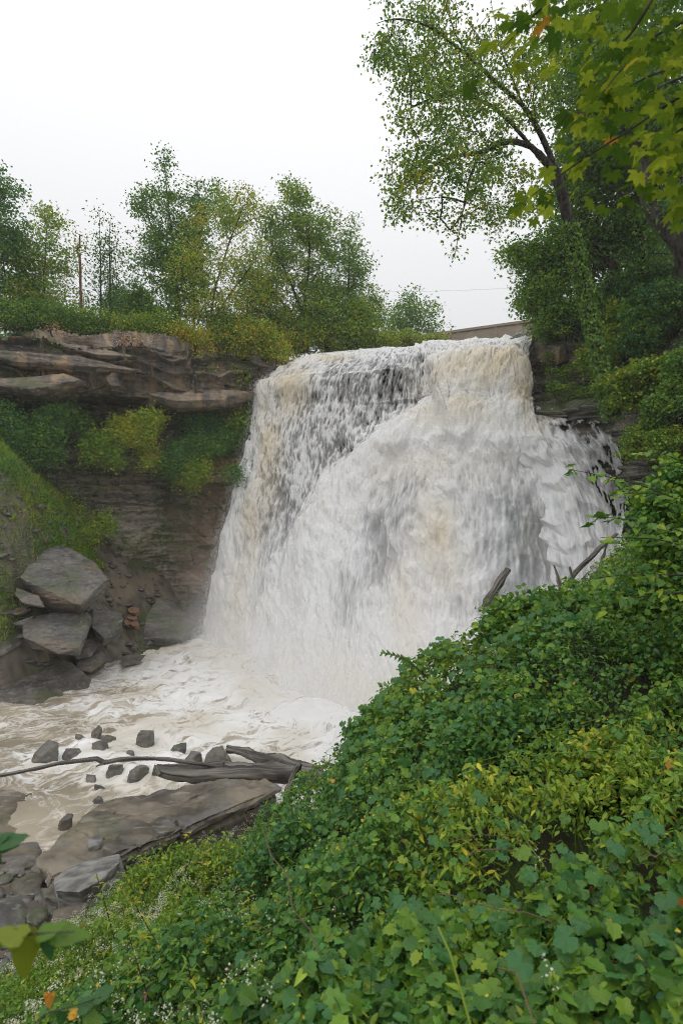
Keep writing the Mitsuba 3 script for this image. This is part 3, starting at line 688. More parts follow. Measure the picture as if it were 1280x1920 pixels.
for (x0, y0, x1, y1, lab) in [(238, 1137, 262, 1150, 'topmost flat reddish stone at the foot of the shale slope'), (236, 1149, 257, 1162, 'second flat reddish stone in the little red heap'), (232, 1158, 246, 1172, 'left lower reddish stone in the little red heap'),
                              (243, 1163, 260, 1174, 'right lower reddish stone in the little red heap')]:
    k += 1
    c = np.random.default_rng(60 + k)
    th = np.linspace(0, 2 * np.pi, 8)[:-1] + c.random(7) * .5
    pts = [((x0 + x1) / 2 + (x1 - x0) / 2 * math.cos(a), (y0 + y1) / 2 + (y1 - y0) / 2 * math.sin(a), 36.6 - k * 0.35 - 0.5 * math.sin(a)) for a in th]
    v = PS(pts)
    rock('reddish_stone', np.vstack([v, v + [0, 0.3, -0.3]]), lab, 'red_rock', 'stone', 'flat reddish stones in a heap at the cliff foot', h=.08, amp=.02, seed=k)
for q, (x, y, w, lab) in enumerate([(10, 1130, 26, 'grey stone in the grass at the left edge, highest of the loose stones'), (22, 1150, 34, 'flat grey stone in the grass below the highest one'), (45, 1150, 22, 'upright grey stone beside the tuft of grass'), (38, 1168, 30, 'dark stone lowest in the grass left of the brownish slab')]):
    c = np.random.default_rng(160 + q)
    ctr = P(x, y, 28.3)
    pts = ctr + c.normal(size=(12, 3)) * np.array([w * .010, 0.3, w * .006])
    rock('loose_stone', pts, lab, 'wet_rock', 'stone', 'loose stones in the grass left of the boulders', h=.1, amp=.03, seed=20 + q)

POOL = [(55, 1378, 98, 1430, 'tall dark stone standing at the left in the rapids'), (140, 1370, 158, 1392, 'small dark stone left of the pointed one in the rapids'), (162, 1355, 193, 1388, 'dark pointed stone highest among the rapids stones'),
        (163, 1387, 207, 1415, 'rounded olive-grey stone below the pointed one'), (114, 1404, 152, 1420, 'low flat stone between the tall dark stone and the olive one'), (190, 1377, 218, 1394, 'half-drowned stone right of the pointed one'),
        (243, 1365, 285, 1392, 'dark stone with white water running over it'), (236, 1403, 253, 1420, 'small dark stone just above the long branch'), (308, 1393, 342, 1413, 'drowned stone in the foam left of the grey blocks'),
        (338, 1403, 377, 1437, 'grey block beside the end of the big log'), (368, 1397, 432, 1440, 'tan-grey block behind the big log'), (188, 1425, 224, 1462, 'grey angular stone just below the long branch'), (221, 1424, 263, 1469, 'olive-grey boulder just below the long branch, right of the angular one'),
        (155, 1450, 184, 1472, 'low dark stone left of the angular stone below the branch'), (172, 1467, 192, 1487, 'small drowned stone nearest below the branch stones'), (168, 1494, 192, 1508, 'dark thin stone at the tip of the foam'),
        (100, 1524, 124, 1548, 'small dark stone alone in the calm brown water')]
for q, (x0, y0, x1, y1, lab) in enumerate(POOL):
    c = np.random.default_rng(200 + q)
    D = 8.62 * F / (y1 - CY)
    w, h = (x1 - x0) * D / F, (y1 - y0) * D / F
    ctr = P((x0 + x1) / 2, y1, D) + [0, w * 0.35, 0]
    th = c.random(11) * 2 * np.pi
    zz = np.r_[c.random(8), 0.8, 0.95, 1.0]
    tilt = c.normal(0, .25)
    rr = np.clip(1.05 - 0.45 * zz, .3, 1) * (0.75 + .4 * c.random(11))
    pts = ctr + np.stack([rr * np.cos(th) * w * 0.56 + tilt * zz * w, rr * np.sin(th) * w * 0.5, zz * h * 0.66 - 0.02], 1)
    pts = np.vstack([pts, ctr + np.stack([np.cos(th) * w * .5, np.sin(th) * w * .45, np.full(11, -0.7)], 1)])
    rock('rapids_stone', pts, lab, 'wet_rock', 'stone', 'stones standing in the rapids', h=0.07, amp=0.035, seed=40 + q, rnd=0)

# ------------------------------------------------------------------ the pool and creek
xs, ys = np.arange(-34, 7, 0.11), np.arange(12, 45, 0.085)
X, Y = np.meshgrid(xs, ys, indexing='ij')
feet = np.array([P(*l[-1])[:2] for l in WL])
D2 = np.min(np.linalg.norm(np.stack([X, Y], -1)[:, :, None] - feet[None, None], axis=-1), axis=2)
inside = np.clip(1 - D2 / 11.5, 0, 1)
churn = np.clip(0.31 + 0.66 * inside ** 0.75, 0, 1)
calm = np.exp(-(((X + 11) / 3.2) ** 2 + ((Y - 16.8) / 1.8) ** 2))
churn = np.clip(churn - 0.30 * calm + 0.16 * np.exp(-(((X + 9) / 5) ** 2 + ((Y - 21) / 3) ** 2)), 0, 1)
for x0, y0, x1, y1, _ in POOL:
    D = 8.62 * F / (y1 - CY)
    c0, w0 = P((x0 + x1) / 2, y1, D), (x1 - x0) * D / F
    dd = np.hypot(X - c0[0], Y - c0[1] - w0 * .35) / (w0 * .62)
    churn = np.clip(churn + 0.42 * np.exp(-((dd - 1.0) / .42) ** 2) * (y1 < 1490), 0, 1)
fl = X * 0.45 + Y * 0.9
wv = (N(np.stack([X * 0.6 + Y * .2, fl * 0.9, X * 0], -1), 1, 91, 5) - 0.5)
rid = 1 - np.abs(2 * N(np.stack([X * 0.9, Y * 1.3, X * 0 + 5], -1), 1, 95, 4) - 1) * 2
boil = np.exp(-((D2 - 0.4) / 2.0) ** 2)
Z = -8.7 + (0.30 + 0.42 * churn) * wv * 0.9 + 0.12 * churn * rid + boil * (0.25 + 0.5 * N(np.stack([X, Y, X * 0], -1), 0.8, 97, 3))
Z -= 0.22 * calm * wv
scene['creek_water'] = mikit.ply((np.stack([X, Y, Z], -1).reshape(-1, 3), grid_faces(*X.shape)), 'pool_water', True, uv=np.stack([churn.ravel(), Y.ravel() * 0.01], 1))
tag('creek_water', 'silty brown creek water churned to white foam below the falls', kind='structure')


slab = PS([(482, 1456, 17.0), (528, 1476, 16.2), (420, 1510, 15.0), (300, 1574, 13.6), (180, 1622, 12.4), (90, 1650, 11.9), (74, 1612, 12.5), (120, 1560, 13.8), (200, 1505, 15.6), (320, 1480, 16.6)])
low = slab.copy(); low[:, 2] = -9.4; low[:, :2] = low[:, :2].mean(0) + (low[:, :2] - low[:, :2].mean(0)) * 0.80
low[:, 1] += 0.95
rock('rock_slab', np.vstack([slab, low]), 'huge tilted brown slab in the foreground, wet on top, with a dark undercut side', 'brown_rock', 'boulder', seed=51, h=0.055, amp=0.15, layers=0.16,
     cracks=[(P(280, 1530, 14.5), (0.4, 1, 0), 0.035, 0.09), (P(360, 1500, 15.5), (-.6, .8, 0), 0.03, .08), (P(200, 1560, 13.5), (.3, 1, 0), .03, .07)])
s2 = PS([(108, 1640, 11.9), (140, 1615, 12.5), (205, 1600, 12.8), (232, 1590, 13.0), (236, 1606, 12.4), (200, 1640, 11.5), (160, 1662, 11.0), (112, 1660, 11.2)])
l2 = s2.copy(); l2[:, 2] -= 0.55
rock('rock_slab', np.vstack([s2 + [0, -0.25, 0.05], l2]), 'pale grey rough slab lying against the near end of the huge brown slab', 'pale_rock', 'boulder', seed=52, h=0.08, amp=0.05)
s3 = PS([(165, 1583, 12.9), (178, 1576, 13.2), (192, 1574, 13.3), (190, 1592, 12.8), (168, 1598, 12.6)]) + [0, -.02, .12]
rock('rock_slab', np.vstack([s3, s3 - [0, 0, .3]]), 'small pale tilted stone lodged on the huge brown slab', 'pale_rock', 'stone', seed=53, h=0.06, amp=0.02)
NEAR = [((-60, 1480, 18.4), (60, 1488, 18.2), (95, 1575, 15.9), (40, 1580, 15.6), (-60, 1590, 15.2), 'brown rock shelf just under the shallow water at the left edge', 'brown_rock', 0.35),
        ((0, 1588, 15.3), (70, 1582, 15.4), (76, 1600, 14.8), (50, 1618, 14.2), (-30, 1612, 14.2), 'flat brown stone at the edge of the calm water', 'brown_rock', .5),
        ((20, 1612, 14.2), (72, 1600, 14.4), (68, 1624, 13.8), (30, 1640, 13.4), (0, 1635, 13.6), 'grey flat stone below the flat brown one', 'wet_rock', .5),
        ((20, 1660, 12.8), (60, 1636, 13.2), (85, 1650, 12.7), (70, 1690, 12.0), (30, 1690, 12.2), 'olive-brown rock left of the pale slab', 'brown_rock', .6),
        ((-30, 1690, 11.2), (40, 1688, 11.4), (58, 1712, 11.0), (46, 1750, 10.4), (-30, 1755, 10.2), 'large dark stone at the left edge below the creek stones', 'wet_rock', .6),
        ((0, 1672, 12.6), (18, 1668, 12.6), (20, 1690, 12.2), (4, 1702, 12.0), (-14, 1695, 12.0), 'small reddish stone at the left edge above the large dark one', 'red_rock', .4),
        ((76, 1672, 11.8), (118, 1664, 11.9), (140, 1678, 11.5), (118, 1696, 11.1), (82, 1690, 11.3), 'dark flat stone under the pale slab', 'wet_rock', .4),
        ((95, 1710, 10.6), (150, 1694, 11), (172, 1700, 10.8), (130, 1735, 10.2), (96, 1742, 10.0), 'brown shelving rock beside the weeds', 'brown_rock', .5),
        ((48, 1708, 11.0), (88, 1700, 11.2), (94, 1722, 10.8), (70, 1742, 10.4), (48, 1735, 10.4), 'pale grey stone right of the large dark one', 'wet_rock', .4),
        ((20, 1800, 8.2), (70, 1788, 8.6), (96, 1822, 8.0), (60, 1878, 7.2), (15, 1886, 7.2), 'pinkish grey rock among the weeds at the lower left', 'pink_rock', .6)]
for q, (*pt, lab, mat, th) in enumerate(NEAR):
    t_ = PS(pt) + [0, 0, 0.06]
    b_ = t_.copy(); b_[:, 2] -= th
    b_[:, :2] = b_[:, :2].mean(0) + (b_[:, :2] - b_[:, :2].mean(0)) * 1.04
    rock('shore_stone', np.vstack([t_, b_, [t_.mean(0) + [0, 0, .06]]]), lab, mat, 'stone', 'stones along the near shore', h=0.09, amp=0.05, seed=70 + q)
# small rubble of the near shore
r = np.random.default_rng(12)
mb = MB()
for q in range(420):
    x, y = r.uniform(-11, -4.4), r.uniform(9.0, 15.2)
    zz = float(hill_z([x, y])[0])
    if zz > -6.9 or (abs(x / y * F + CX) > 1300): continue
    s = r.uniform(0.05, 0.2) * r.uniform(.6, 1.2)
    m = trimesh.creation.icosphere(subdivisions=1)
    v = np.array(m.vertices) * np.array([1.3, 1.0, 0.5]) * s * (0.75 + 0.5 * r.random((len(m.vertices), 1)))
    a = r.random() * 6.3
    v = v @ np.array([[math.cos(a), -math.sin(a), 0], [math.sin(a), math.cos(a), 0], [0, 0, 1]])
    mb.add(v + [x, y, zz + 0.02], m.faces)
for q in range(900):
    D = r.uniform(28, 41)
    x = r.uniform(-.62, -.23) * D
    zz = float(bank_z([x, D])[0])
    s = r.uniform(0.06, 0.26) * r.uniform(.6, 1.2)
    m = trimesh.creation.icosphere(subdivisions=1)
    v = np.array(m.vertices) * np.array([1.3, 1.0, 0.55]) * s * (0.7 + 0.6 * r.random((len(m.vertices), 1)))
    mb.add(v + [x, D, zz + 0.03], m.faces)
scene['gravel'] = stone((np.vstack(mb.v), np.vstack(mb.f)), 'wet_rock', False)
tag('gravel', 'loose broken shale and pebbles on both shores', 'gravel', kind='stuff')

# projecting slabs of the cap rock
def capslab(pts, depth, drop, lab, seed):
    t_ = PS(pts)
    b_ = t_ - [0, 0, drop]
    k_ = pnum('cliff__rock_slab')
    scene[k_] = stone(hull_rock(np.vstack([t_, b_ + [0, .35, 0], t_ + [0, depth, 0.15], b_ + [0, depth, 0]]), h=0.12, amp=0.09, seed=seed, layers=.16, rnd=0), 'cliff', 35)


capslab([(478, 722, 41.2), (490, 705, 41.8), (530, 698, 42), (538, 712, 41.2)], 2, 0.5, '', 1)
capslab([(515, 690, 42.2), (530, 676, 43.5), (590, 668, 45), (575, 684, 42.6)], 3, 0.5, '', 2)
capslab([(-60, 652, 34.0), (40, 660, 34.8), (150, 668, 36.4), (262, 694, 37.8), (120, 684, 35.8), (20, 676, 34.4)], 3, 0.22, '', 3)
capslab([(-80, 716, 33.2), (40, 712, 34.4), (120, 700, 35.8), (150, 712, 36.0), (60, 730, 34.2)], 3, 0.28, '', 4)
capslab([(70, 640, 36.2), (160, 648, 36.8), (255, 668, 37.8), (180, 664, 36.6)], 3, 0.16, '', 5)
capslab([(196, 706, 36.7), (222, 692, 37.6), (226, 724, 37.4), (206, 722, 36.8)], 2, 0.3, '', 6)
capslab([(280, 738, 38.4), (400, 730, 39.6), (474, 734, 40.6), (420, 748, 39.4), (330, 752, 38.5)], 3, 0.42, '', 7)
capslab([(1000, 642, 34.6), (1040, 630, 34), (1075, 634, 33), (1050, 650, 32.8)], 2, 0.9, '', 8)

# ------------------------------------------------------------------ driftwood
def log(key, pts, rad, label, cat, n=44, sides=20, wob=0.05, seed=0, knots=()):
    p = smooth_path(PS(pts), n, wob, seed)
    rr = np.interp(np.linspace(0, 1, n), np.linspace(0, 1, len(rad)), rad)
    rr = rr * (1 + 0.16 * (np.random.default_rng(seed).random(n) - 0.5))
    key = num(key)
    V, Fc = tube_vf(p, rr, sides)
    UV = np.stack([np.abs(np.arange(len(V)) % sides / sides * 2 - 1) * 3, np.arange(len(V)) // sides * np.linalg.norm(p[-1] - p[0]) / n + seed], 1)
    tt_, aa_ = np.arange(len(V)) // sides, np.arange(len(V)) % sides * 2 * np.pi / sides
    V = V + (N(np.stack([tt_ * 9.0 / n, 1.9 * np.cos(aa_), 1.9 * np.sin(aa_) + seed], 1), 1.0, seed + 2, 3)[:, None] - 0.5) * np.minimum(rr.mean() * 1.5, 0.30) * unit(V - p[np.clip((np.arange(len(V)) // sides), 0, n - 1)])
    if knots:
        scene[key + '__trunk'] = mikit.ply((V, Fc), 'driftwood', True, uv=UV)
        for a, b, r0 in knots:
            scene[pnum(key + '__branch')] = mikit.ply(tube_vf(smooth_path(PS([a, b]), 6, 0.02, seed), np.linspace(r0, r0 * .5, 6), 7), 'driftwood', 50)
    else:
        scene[key] = mikit.ply((V, Fc), 'driftwood', True, uv=UV)
    tag(key, label, cat)


log('log', [(292, 1443, 17.6), (330, 1450, 17.4), (420, 1449, 17.3), (520, 1450, 17.0), (600, 1460, 16.4), (665, 1470, 15.6)], [.14, .26, .28, .25, .22, .20], 'big weathered grey log lying across the back of the huge brown slab', 'log', knots=[((418, 1448, 17.2), (420, 1428, 17.1), .06), ((295, 1440, 17.6), (300, 1455, 17.2), .1)], seed=3)
log('log', [(426, 1402, 20.2), (480, 1416, 19.6), (540, 1432, 18.8), (600, 1446, 18.0)], [.09, .17, .18, .16], 'flat grey plank-like log slanting into the pool behind the big log', 'log', knots=[((512, 1442, 18.4), (526, 1424, 18.4), .05)], seed=5)
log('broken_stick', [(563, 1433, 15.2), (548, 1460, 15.2), (540, 1490, 15.1), (534, 1520, 15.0)], [.075, .085, .09, .10], 'short broken trunk sticking up in front of the big log', 'log', n=14, seed=7)
log('long_branch', [(-60, 1466, 16.2), (0, 1455, 16.4), (70, 1440, 16.6), (130, 1429, 16.8), (180, 1424, 16.9), (196, 1431, 17.0), (230, 1424, 17.1), (290, 1423, 17.2), (370, 1431, 17.2), (455, 1444, 17.2)], [.05, .06, .065, .065, .06, .05, .045], 'long thin bent branch lying across the rapids from the left edge', 'branch', n=60, sides=8, wob=0.03, seed=9, knots=[((196, 1430, 16.95), (179, 1438, 16.8), .04)])
log('log', [(610, 1510, 12.2), (650, 1475, 12.8), (690, 1425, 13.4), (722, 1370, 14.0), (745, 1330, 14.4)], [.22, .22, .2, .17, .14], 'grey trunk leaning along the edge of the green slope beside the pool', 'log', seed=11, knots=[((672, 1436, 13.2), (640, 1440, 13.1), .06), ((645, 1440, 13.1), (602, 1428, 13.0), .045)])
log('log', [(850, 1225, 26.0), (890, 1165, 25.7), (925, 1112, 25.6), (953, 1068, 25.8)], [.17, .18, .13], 'grey log half drowned in the falling water', 'log', n=14, seed=13)
log('log', [(1035, 1125, 25.4), (1070, 1086, 24.2), (1100, 1052, 23.9), (1156, 1002, 24.3)], [.11, .10, .07], 'bare pole slanting up out of the falls at the right bank', 'log', n=14, seed=15, sides=9)
log('broken_stick', [(1088, 1122, 23.4), (1076, 1090, 23.3), (1070, 1062, 23.3)], [.10, .08, .03], 'short dark snag below the slanting pole at the right bank', 'branch', n=10, seed=17, sides=7)
log('broken_stick', [(1055, 1125, 23.6), (1047, 1090, 23.7), (1040, 1060, 23.8)], [.12, .08, .03], 'grey splintered snag left of the slanting pole at the right bank', 'branch', n=10, seed=19, sides=7)
log('broken_stick', [(1118, 1080, 23.8), (1128, 1050, 24), (1136, 1020, 24.2)], [.09, .07, .03], 'thin snag right of the slanting pole at the right bank', 'branch', n=10, seed=21, sides=7)

# ------------------------------------------------------------------ bridge, guard rail, wire, railing
b0, b1 = P(770, 652, 62), P(1120, 634, 54)
dirb = unit(b1 - b0); Lb = np.linalg.norm((b1 - b0)[:2]); ang = math.atan2(dirb[1], dirb[0])
zb = 17.9
def bbox(name, s0, s1, z0, z1, off, th, bsdf='concrete'):
    o = b0 + dirb * (s0 + s1) / 2
    nb = np.array([-dirb[1], dirb[0], 0])
    c = np.array([o[0], o[1], 0]) + nb * off; c[2] = (z0 + z1) / 2
    m_ = MB(); m_.box(c, [(s1 - s0) / 2, th / 2, (z1 - z0) / 2], ang)
    scene[pnum('bridge__' + name)] = m_.ply(bsdf)


def zat(py, s):
    D = (b0 + dirb * s)[1]
    return (CY - py) / F * D


npan = 6
zt0, zt1 = zat(618, Lb * .25), zat(606, Lb * .75)
ztop = (zt0 + zt1) / 2
bbox('deck', -8, Lb + 8, ztop - 2.9, ztop - 1.75, 1.0, 3.6, 'concrete')
for i in range(npan):
    s0 = -2 + (Lb + 4) * i / npan; s1 = -2 + (Lb + 4) * (i + 1) / npan
    bbox('panel', s0 + 0.14, s1 - 0.14, ztop - 1.75, ztop - 0.24, -0.70, 0.16)
    bbox('post', s0 - 0.14, s0 + 0.14, ztop - 1.75, ztop - 0.24, -0.72, 0.26)
bbox('coping', -8, Lb + 8, ztop - 0.24, ztop, -0.72, 0.36)
bbox('base_ledge', -8, Lb + 8, ztop - 1.95, ztop - 1.75, -0.74, 0.40)
tag('bridge', 'pale concrete bridge parapet crossing above the lip of the falls', 'bridge')

g0, g1 = P(540, 622, 60), P(740, 628, 60)
for i in range(8):
    q = g0 + (g1 - g0) * i / 7
    m_ = MB(); m_.box(q - [0, 0, .35], [.06, .06, .5])
    scene[pnum('guard_rail__post')] = m_.ply('dark_metal')
m_ = MB(); m_.tube(np.linspace(g0, g1, 6) + [0, -.08, 0], 0.11, 6); scene['guard_rail__beam'] = m_.ply('grey_metal', 40)
tag('guard_rail', 'grey metal guard rail glimpsed between the trees behind the cliff top', 'railing')
m_ = MB()
w0, w1 = P(640, 543, 75), P(1010, 536, 62)
tt = np.linspace(0, 1, 20)[:, None]
m_.tube(w0 + (w1 - w0) * tt - [0, 0, 0.35] * (4 * tt * (1 - tt)), 0.012, 4)
scene['power_line'] = m_.ply('grey_metal')
tag('power_line', 'thin wire strung across the pale sky above the bridge', 'wire')
for x in (1222, 1262, 1300):
    m_ = MB(); a = P(x, 515, 30.5); m_.box(a + [0, 0, 0.6], [.07, .07, 0.9]); scene[pnum('walkway_railing__post')] = m_.ply('bark')
for y in (474, 484, 494, 504):
    m_ = MB(); m_.tube(np.linspace(P(1215, y, 30.4), P(1310, y + 4, 30.4), 4), 0.035, 6); scene[pnum('walkway_railing__rail')] = m_.ply('bark', 40)
tag('walkway_railing', 'dark walkway railing among the trunks on the wooded slope', 'railing')

# ------------------------------------------------------------------ trees
def grow(skel, attr, r, step=0.5, tip=0.010, up=0.25, wob=0.12, rise=0.9):
    """a branching skeleton: starts from polylines (skel), then reaches every attractor in turn. Returns chains (paths with node radii) and tips."""
    pos, par = [], []
    for line, att in skel:
        prev = att if att is None or att >= 0 else -1
        base_prev = None
        if att is not None:
            P0 = np.array(pos)
            base_prev = int(np.argmin(np.linalg.norm(P0 - line[0], axis=1)))
            seq = line[1:]
        else:
            seq = line
        pr = base_prev if base_prev is not None else -1
        for q in seq:
            pos.append(np.array(q)); par.append(pr); pr = len(pos) - 1
    nsk = len(pos)
    Pn = np.zeros((nsk + len(attr) * 14 + 10, 3)); Pn[:nsk] = pos
    n = nsk
    d0 = np.min(np.linalg.norm(attr[:, None] - Pn[None, :nsk], axis=2), axis=1)
    tips, chains = [], []
    for a in attr[np.argsort(d0)]:
        df = a - Pn[:n]
        dist = np.linalg.norm(df, axis=1)
        cost = dist + rise * np.clip(-df[:, 2] + 0.15 * dist, 0, None)
        k = int(np.argmin(cost))
        m_ = min(12, max(2, int(dist[k] / step) + 1))
        t = np.linspace(0, 1, m_ + 1)[1:, None]
        mid = Pn[k] + df[k] * 0.5 + np.array([0, 0, up * dist[k] * 0.3])
        path = (1 - t) ** 2 * Pn[k] + 2 * t * (1 - t) * mid + t ** 2 * a
        path[:-1] += r.normal(0, wob * min(1, dist[k] / 3), (m_ - 1, 3))
        ids = [k]
        for q in path:
            Pn[n] = q; par.append(ids[-1]); ids.append(n); n += 1
        chains.append(ids); tips.append(n - 1)
    w = np.zeros(n)
    par = np.array(par[:n])
    kids = np.zeros(n, int)
    np.add.at(kids, par[par >= 0], 1)
    ex = 2.3
    for i in range(n - 1, -1, -1):
        w[i] += tip ** ex * (kids[i] == 0)
        if par[i] >= 0: w[par[i]] += w[i]
    rad = w ** (1 / ex) + 0.003
    return Pn[:n], par, rad, chains, tips


def blobs_points(blobs, n, r, thin=0.35, seed=0):
    """points in image-measured blobs (px, py, D, rx px, ry px, rD m), thinned in clumps"""
    vol = np.array([b[3] * b[4] * (b[2] / F) ** 2 * b[5] for b in blobs]) ** 0.75
    out = []
    for b, k in zip(blobs, np.maximum(3, (vol / vol.sum() * n)).astype(int)):
        u = unit(r.normal(size=(k, 3))) * (r.random((k, 1)) ** 0.42)
        c = P(*b[:3])
        s = b[2] / F
        out.append(c + u * np.array([b[3] * s, b[5], b[4] * s]))
    q = np.vstack(out)
    keep = N(q, 0.55, seed, 2) > thin * 0.9
    return q[keep]


D_ = lambda b: b[2]
LEAFY = 1.9


def tree(key, label, cat, base, blobs, n=220, leaf=0.16, per=26, hue=0.3, hs=0.08, spread=0.40, trunk=None, limbs=(), seed=0, r0=None, bark='bark', tmpl=LEAF2, droop=0.45, thin=0.40, b=0.72, tip=0.010,
         group=None, along=True, squash=0.6, up=0.8, rise=0.9, maxr=None, twig=True):
    r = np.random.default_rng(seed)
    key = num(key)
    per, leaf, tip = int(per * (LEAFY * .78 if cat == 'tree' else LEAFY * .85)), leaf * 1.22, tip * 0.75
    attr = blobs_points(blobs, n, r, thin, seed)
    if trunk is None:
        top = P(*blobs[0][:3])
        bs = P(*base) - [0, 0, 1.6 if cat == 'tree' else 0.0]
        trunk_w = smooth_path(np.array([bs, bs * 0.5 + top * 0.5 + r.normal(0, .25, 3) * [1, 1, 0], top]), max(5, int(np.linalg.norm(top - bs) / .7)), 0.08, seed)
    else:
        trunk_w = smooth_path(PS(trunk), max(6, len(trunk) * 4), 0.04, seed)
    skel = [(trunk_w, None)] + [(smooth_path(PS(l), max(6, len(l) * 3), 0.05, seed + 3 + i), 1) for i, l in enumerate(limbs)]
    Pn, par, rad, chains, tips = grow(skel, attr, r, tip=tip, rise=rise)
    nt = len(trunk_w)
    sc = 1.0 if r0 is None else r0 / rad[0]
    rad = np.where(rad * sc > rad, rad * (1 + (sc - 1) * np.clip(rad / rad[0], 0, 1)), rad * sc) if r0 else rad
    mb = MB()
    rt = rad[:nt] * np.r_[1.35, 1.15, np.ones(nt - 2)]
    mb.tube(Pn[:nt], np.maximum(rt, 0.01), 9)
    scene[key + '__trunk'] = mb.ply(bark, 60)
    o = nt
    for ln, att in skel[1:]:
        k = len(ln) - 1
        br = MB()
        br.tube(Pn[[par[o]] + list(range(o, o + k))], np.r_[rad[o], rad[o:o + k]], 7)
        scene[pnum(key + '__limb')] = br.ply(bark, 60)
        o += k
    br = MB()
    for ids in chains:
        q = np.r_[rad[ids[1]], rad[ids[1:]]]
        br.tube(Pn[ids], q, 5 if q[0] > 0.03 else 3)
    scene[key + '__twigs'] = br.ply(bark, 60)
    labels[key + '__twigs'] = {'label': 'fine branches inside the crown', 'kind': 'stuff'}
    # foliage: sprays round the ends of the twigs
    pts, ht = [], []
    tipi = np.array(tips)
    ch = r.normal(0, hs * 0.8, len(tipi))
    for ids, h0 in zip(chains, ch):
        q = Pn[ids]
        k = per
        t = 1 - r.random(k) ** 1.6 * 0.85
        c = np.stack([np.interp(t * (len(ids) - 1), np.arange(len(ids)), q[:, i]) for i in range(3)], 1)
        g = r.normal(0, spread, (k, 3)) * [1, 1, squash]
        g[:, 2] -= droop * 0.35 * np.linalg.norm(g[:, :2], axis=1)
        pts.append(c + g); ht.append(np.full(k, hue + h0))
    pts = np.vstack(pts); ht = np.concatenate(ht)
    lv = MB()
    scatter_leaf(lv, r, pts, leaf, ht, hs, tmpl, droop=droop, up=up, b=b)
    scene[key + '__crown'] = lv.ply('leaf')
    tag(key, label, cat, group)
    return key


G = 'trees along the cliff top'
tree('tree', 'tall dark green tree cut off by the left edge above the cliff', 'tree', (8, 640, 41), [(-10, 345, 41, 45, 45, 2.5), (0, 420, 41, 62, 60, 3), (-20, 520, 41, 75, 80, 3), (30, 460, 41, 30, 40, 2)], n=240, per=34, leaf=.17, hue=.22, seed=1, thin=.32, group=G)
tree('tree', 'yellow-green tree with a rust coloured leafless stem beside it, second from the left edge', 'tree', (100, 640, 42.5), [(90, 415, 42.5, 26, 40, 2), (110, 450, 42.5, 50, 55, 2.5), (70, 480, 42.5, 45, 60, 2.5), (130, 520, 42.5, 45, 60, 2.5), (80, 570, 42.5, 80, 50, 2.5), (130, 590, 42, 60, 36, 2.5)], n=250, per=26, leaf=.16, hue=.45, seed=2, group=G)
tree('bare_tree', 'rust coloured dead stem standing among the yellow-green foliage at the left', 'tree', (152, 630, 41.5), [(150, 470, 41.5, 8, 14, .6), (146, 440, 41.5, 12, 16, .6)], n=14, per=3, leaf=.12, hue=.62, seed=3, r0=.085, bark='rusty_bark', trunk=[(153, 630, 41.5), (151, 540, 41.5), (150, 475, 41.5)])
scene['rusty_bark'] = {'type': 'twosided', 'bsdf': {'type': 'diffuse', 'reflectance': {'type': 'rgb', 'value': [0.16, 0.085, 0.05]}}}
for i, (x, t_, w, lab) in enumerate([(190, 400, 24, 'thin see-through young tree, taller of the slender pair on the cliff top'), (208, 415, 20, 'thin see-through young tree, shorter of the slender pair on the cliff top')]):
    tree('slender_tree', lab, 'tree', (x, 640, 42.5), [(x - 4, t_, 42.5, 10, 16, .8), (x, t_ + 50, 42.5, w, 40, 1.4), (x, t_ + 110, 42.5, w + 6, 40, 1.6), (x + 4, t_ + 165, 42.5, w + 4, 26, 1.6)], n=80, per=11, leaf=.14, hue=.2, seed=5 + i, spread=.42, tip=.008, r0=.085, thin=.25, trunk=[(x, 640, 42.5), (x - 2, t_ + 90, 42.5), (x - 3, t_, 42.5)])
tree('hazy_tree', 'small far green tree low between the slender pair and the tallest tree', 'tree', (240, 640, 64), [(225, 556, 64, 26, 22, 2.5), (235, 585, 64, 50, 32, 3), (262, 590, 64, 36, 28, 3)], n=130, per=26, leaf=.24, hue=.22, seed=8, b=.55)
tree('tree', 'tallest green tree on the left cliff top with a pointed open crown', 'tree', (330, 650, 47), [(308, 292, 47, 16, 30, 1.2), (318, 345, 47, 36, 40, 2), (270, 372, 47, 30, 34, 2), (370, 365, 47, 30, 50, 2), (300, 420, 47, 64, 50, 3), (300, 590, 46, 70, 34, 3), (275, 480, 47, 44, 44, 2.5), (340, 480, 47, 70, 60, 3), (290, 545, 47, 56, 46, 3), (365, 420, 47, 40, 50, 2)],
     n=430, per=30, leaf=.18, hue=.28, seed=11, thin=.44, group=G, trunk=[(335, 650, 47), (332, 560, 47), (322, 440, 47), (310, 330, 47), (306, 280, 47)], r0=.26, limbs=[[(332, 560, 47), (360, 470, 46.5), (372, 380, 46.5), (366, 330, 46.5)], [(328, 520, 47), (290, 440, 47.5), (268, 370, 47.5)]])
tree('tree', 'yellowish many-stemmed tree leaning right, just right of the tallest tree', 'tree', (392, 655, 43.5), [(440, 375, 43.5, 40, 34, 2), (470, 400, 43.5, 40, 50, 2), (410, 420, 43.5, 50, 50, 2.5), (370, 500, 43, 60, 60, 2.5), (460, 500, 43, 60, 60, 2.5), (420, 570, 42.5, 90, 50, 2.5), (430, 620, 42.5, 80, 34, 2)], n=360, per=22, leaf=.15, hue=.50, hs=.08, seed=13, group=G, thin=.4,
     trunk=[(392, 660, 43.5), (400, 560, 43.4), (425, 470, 43.3), (455, 390, 43.2)], r0=.17, limbs=[[(393, 650, 43.5), (384, 560, 43.5), (376, 480, 43.5), (372, 420, 43.5)], [(396, 620, 43.5), (425, 560, 43), (470, 500, 43), (490, 470, 43)], [(393, 640, 43.5), (362, 580, 43.2), (345, 520, 43.2)]])
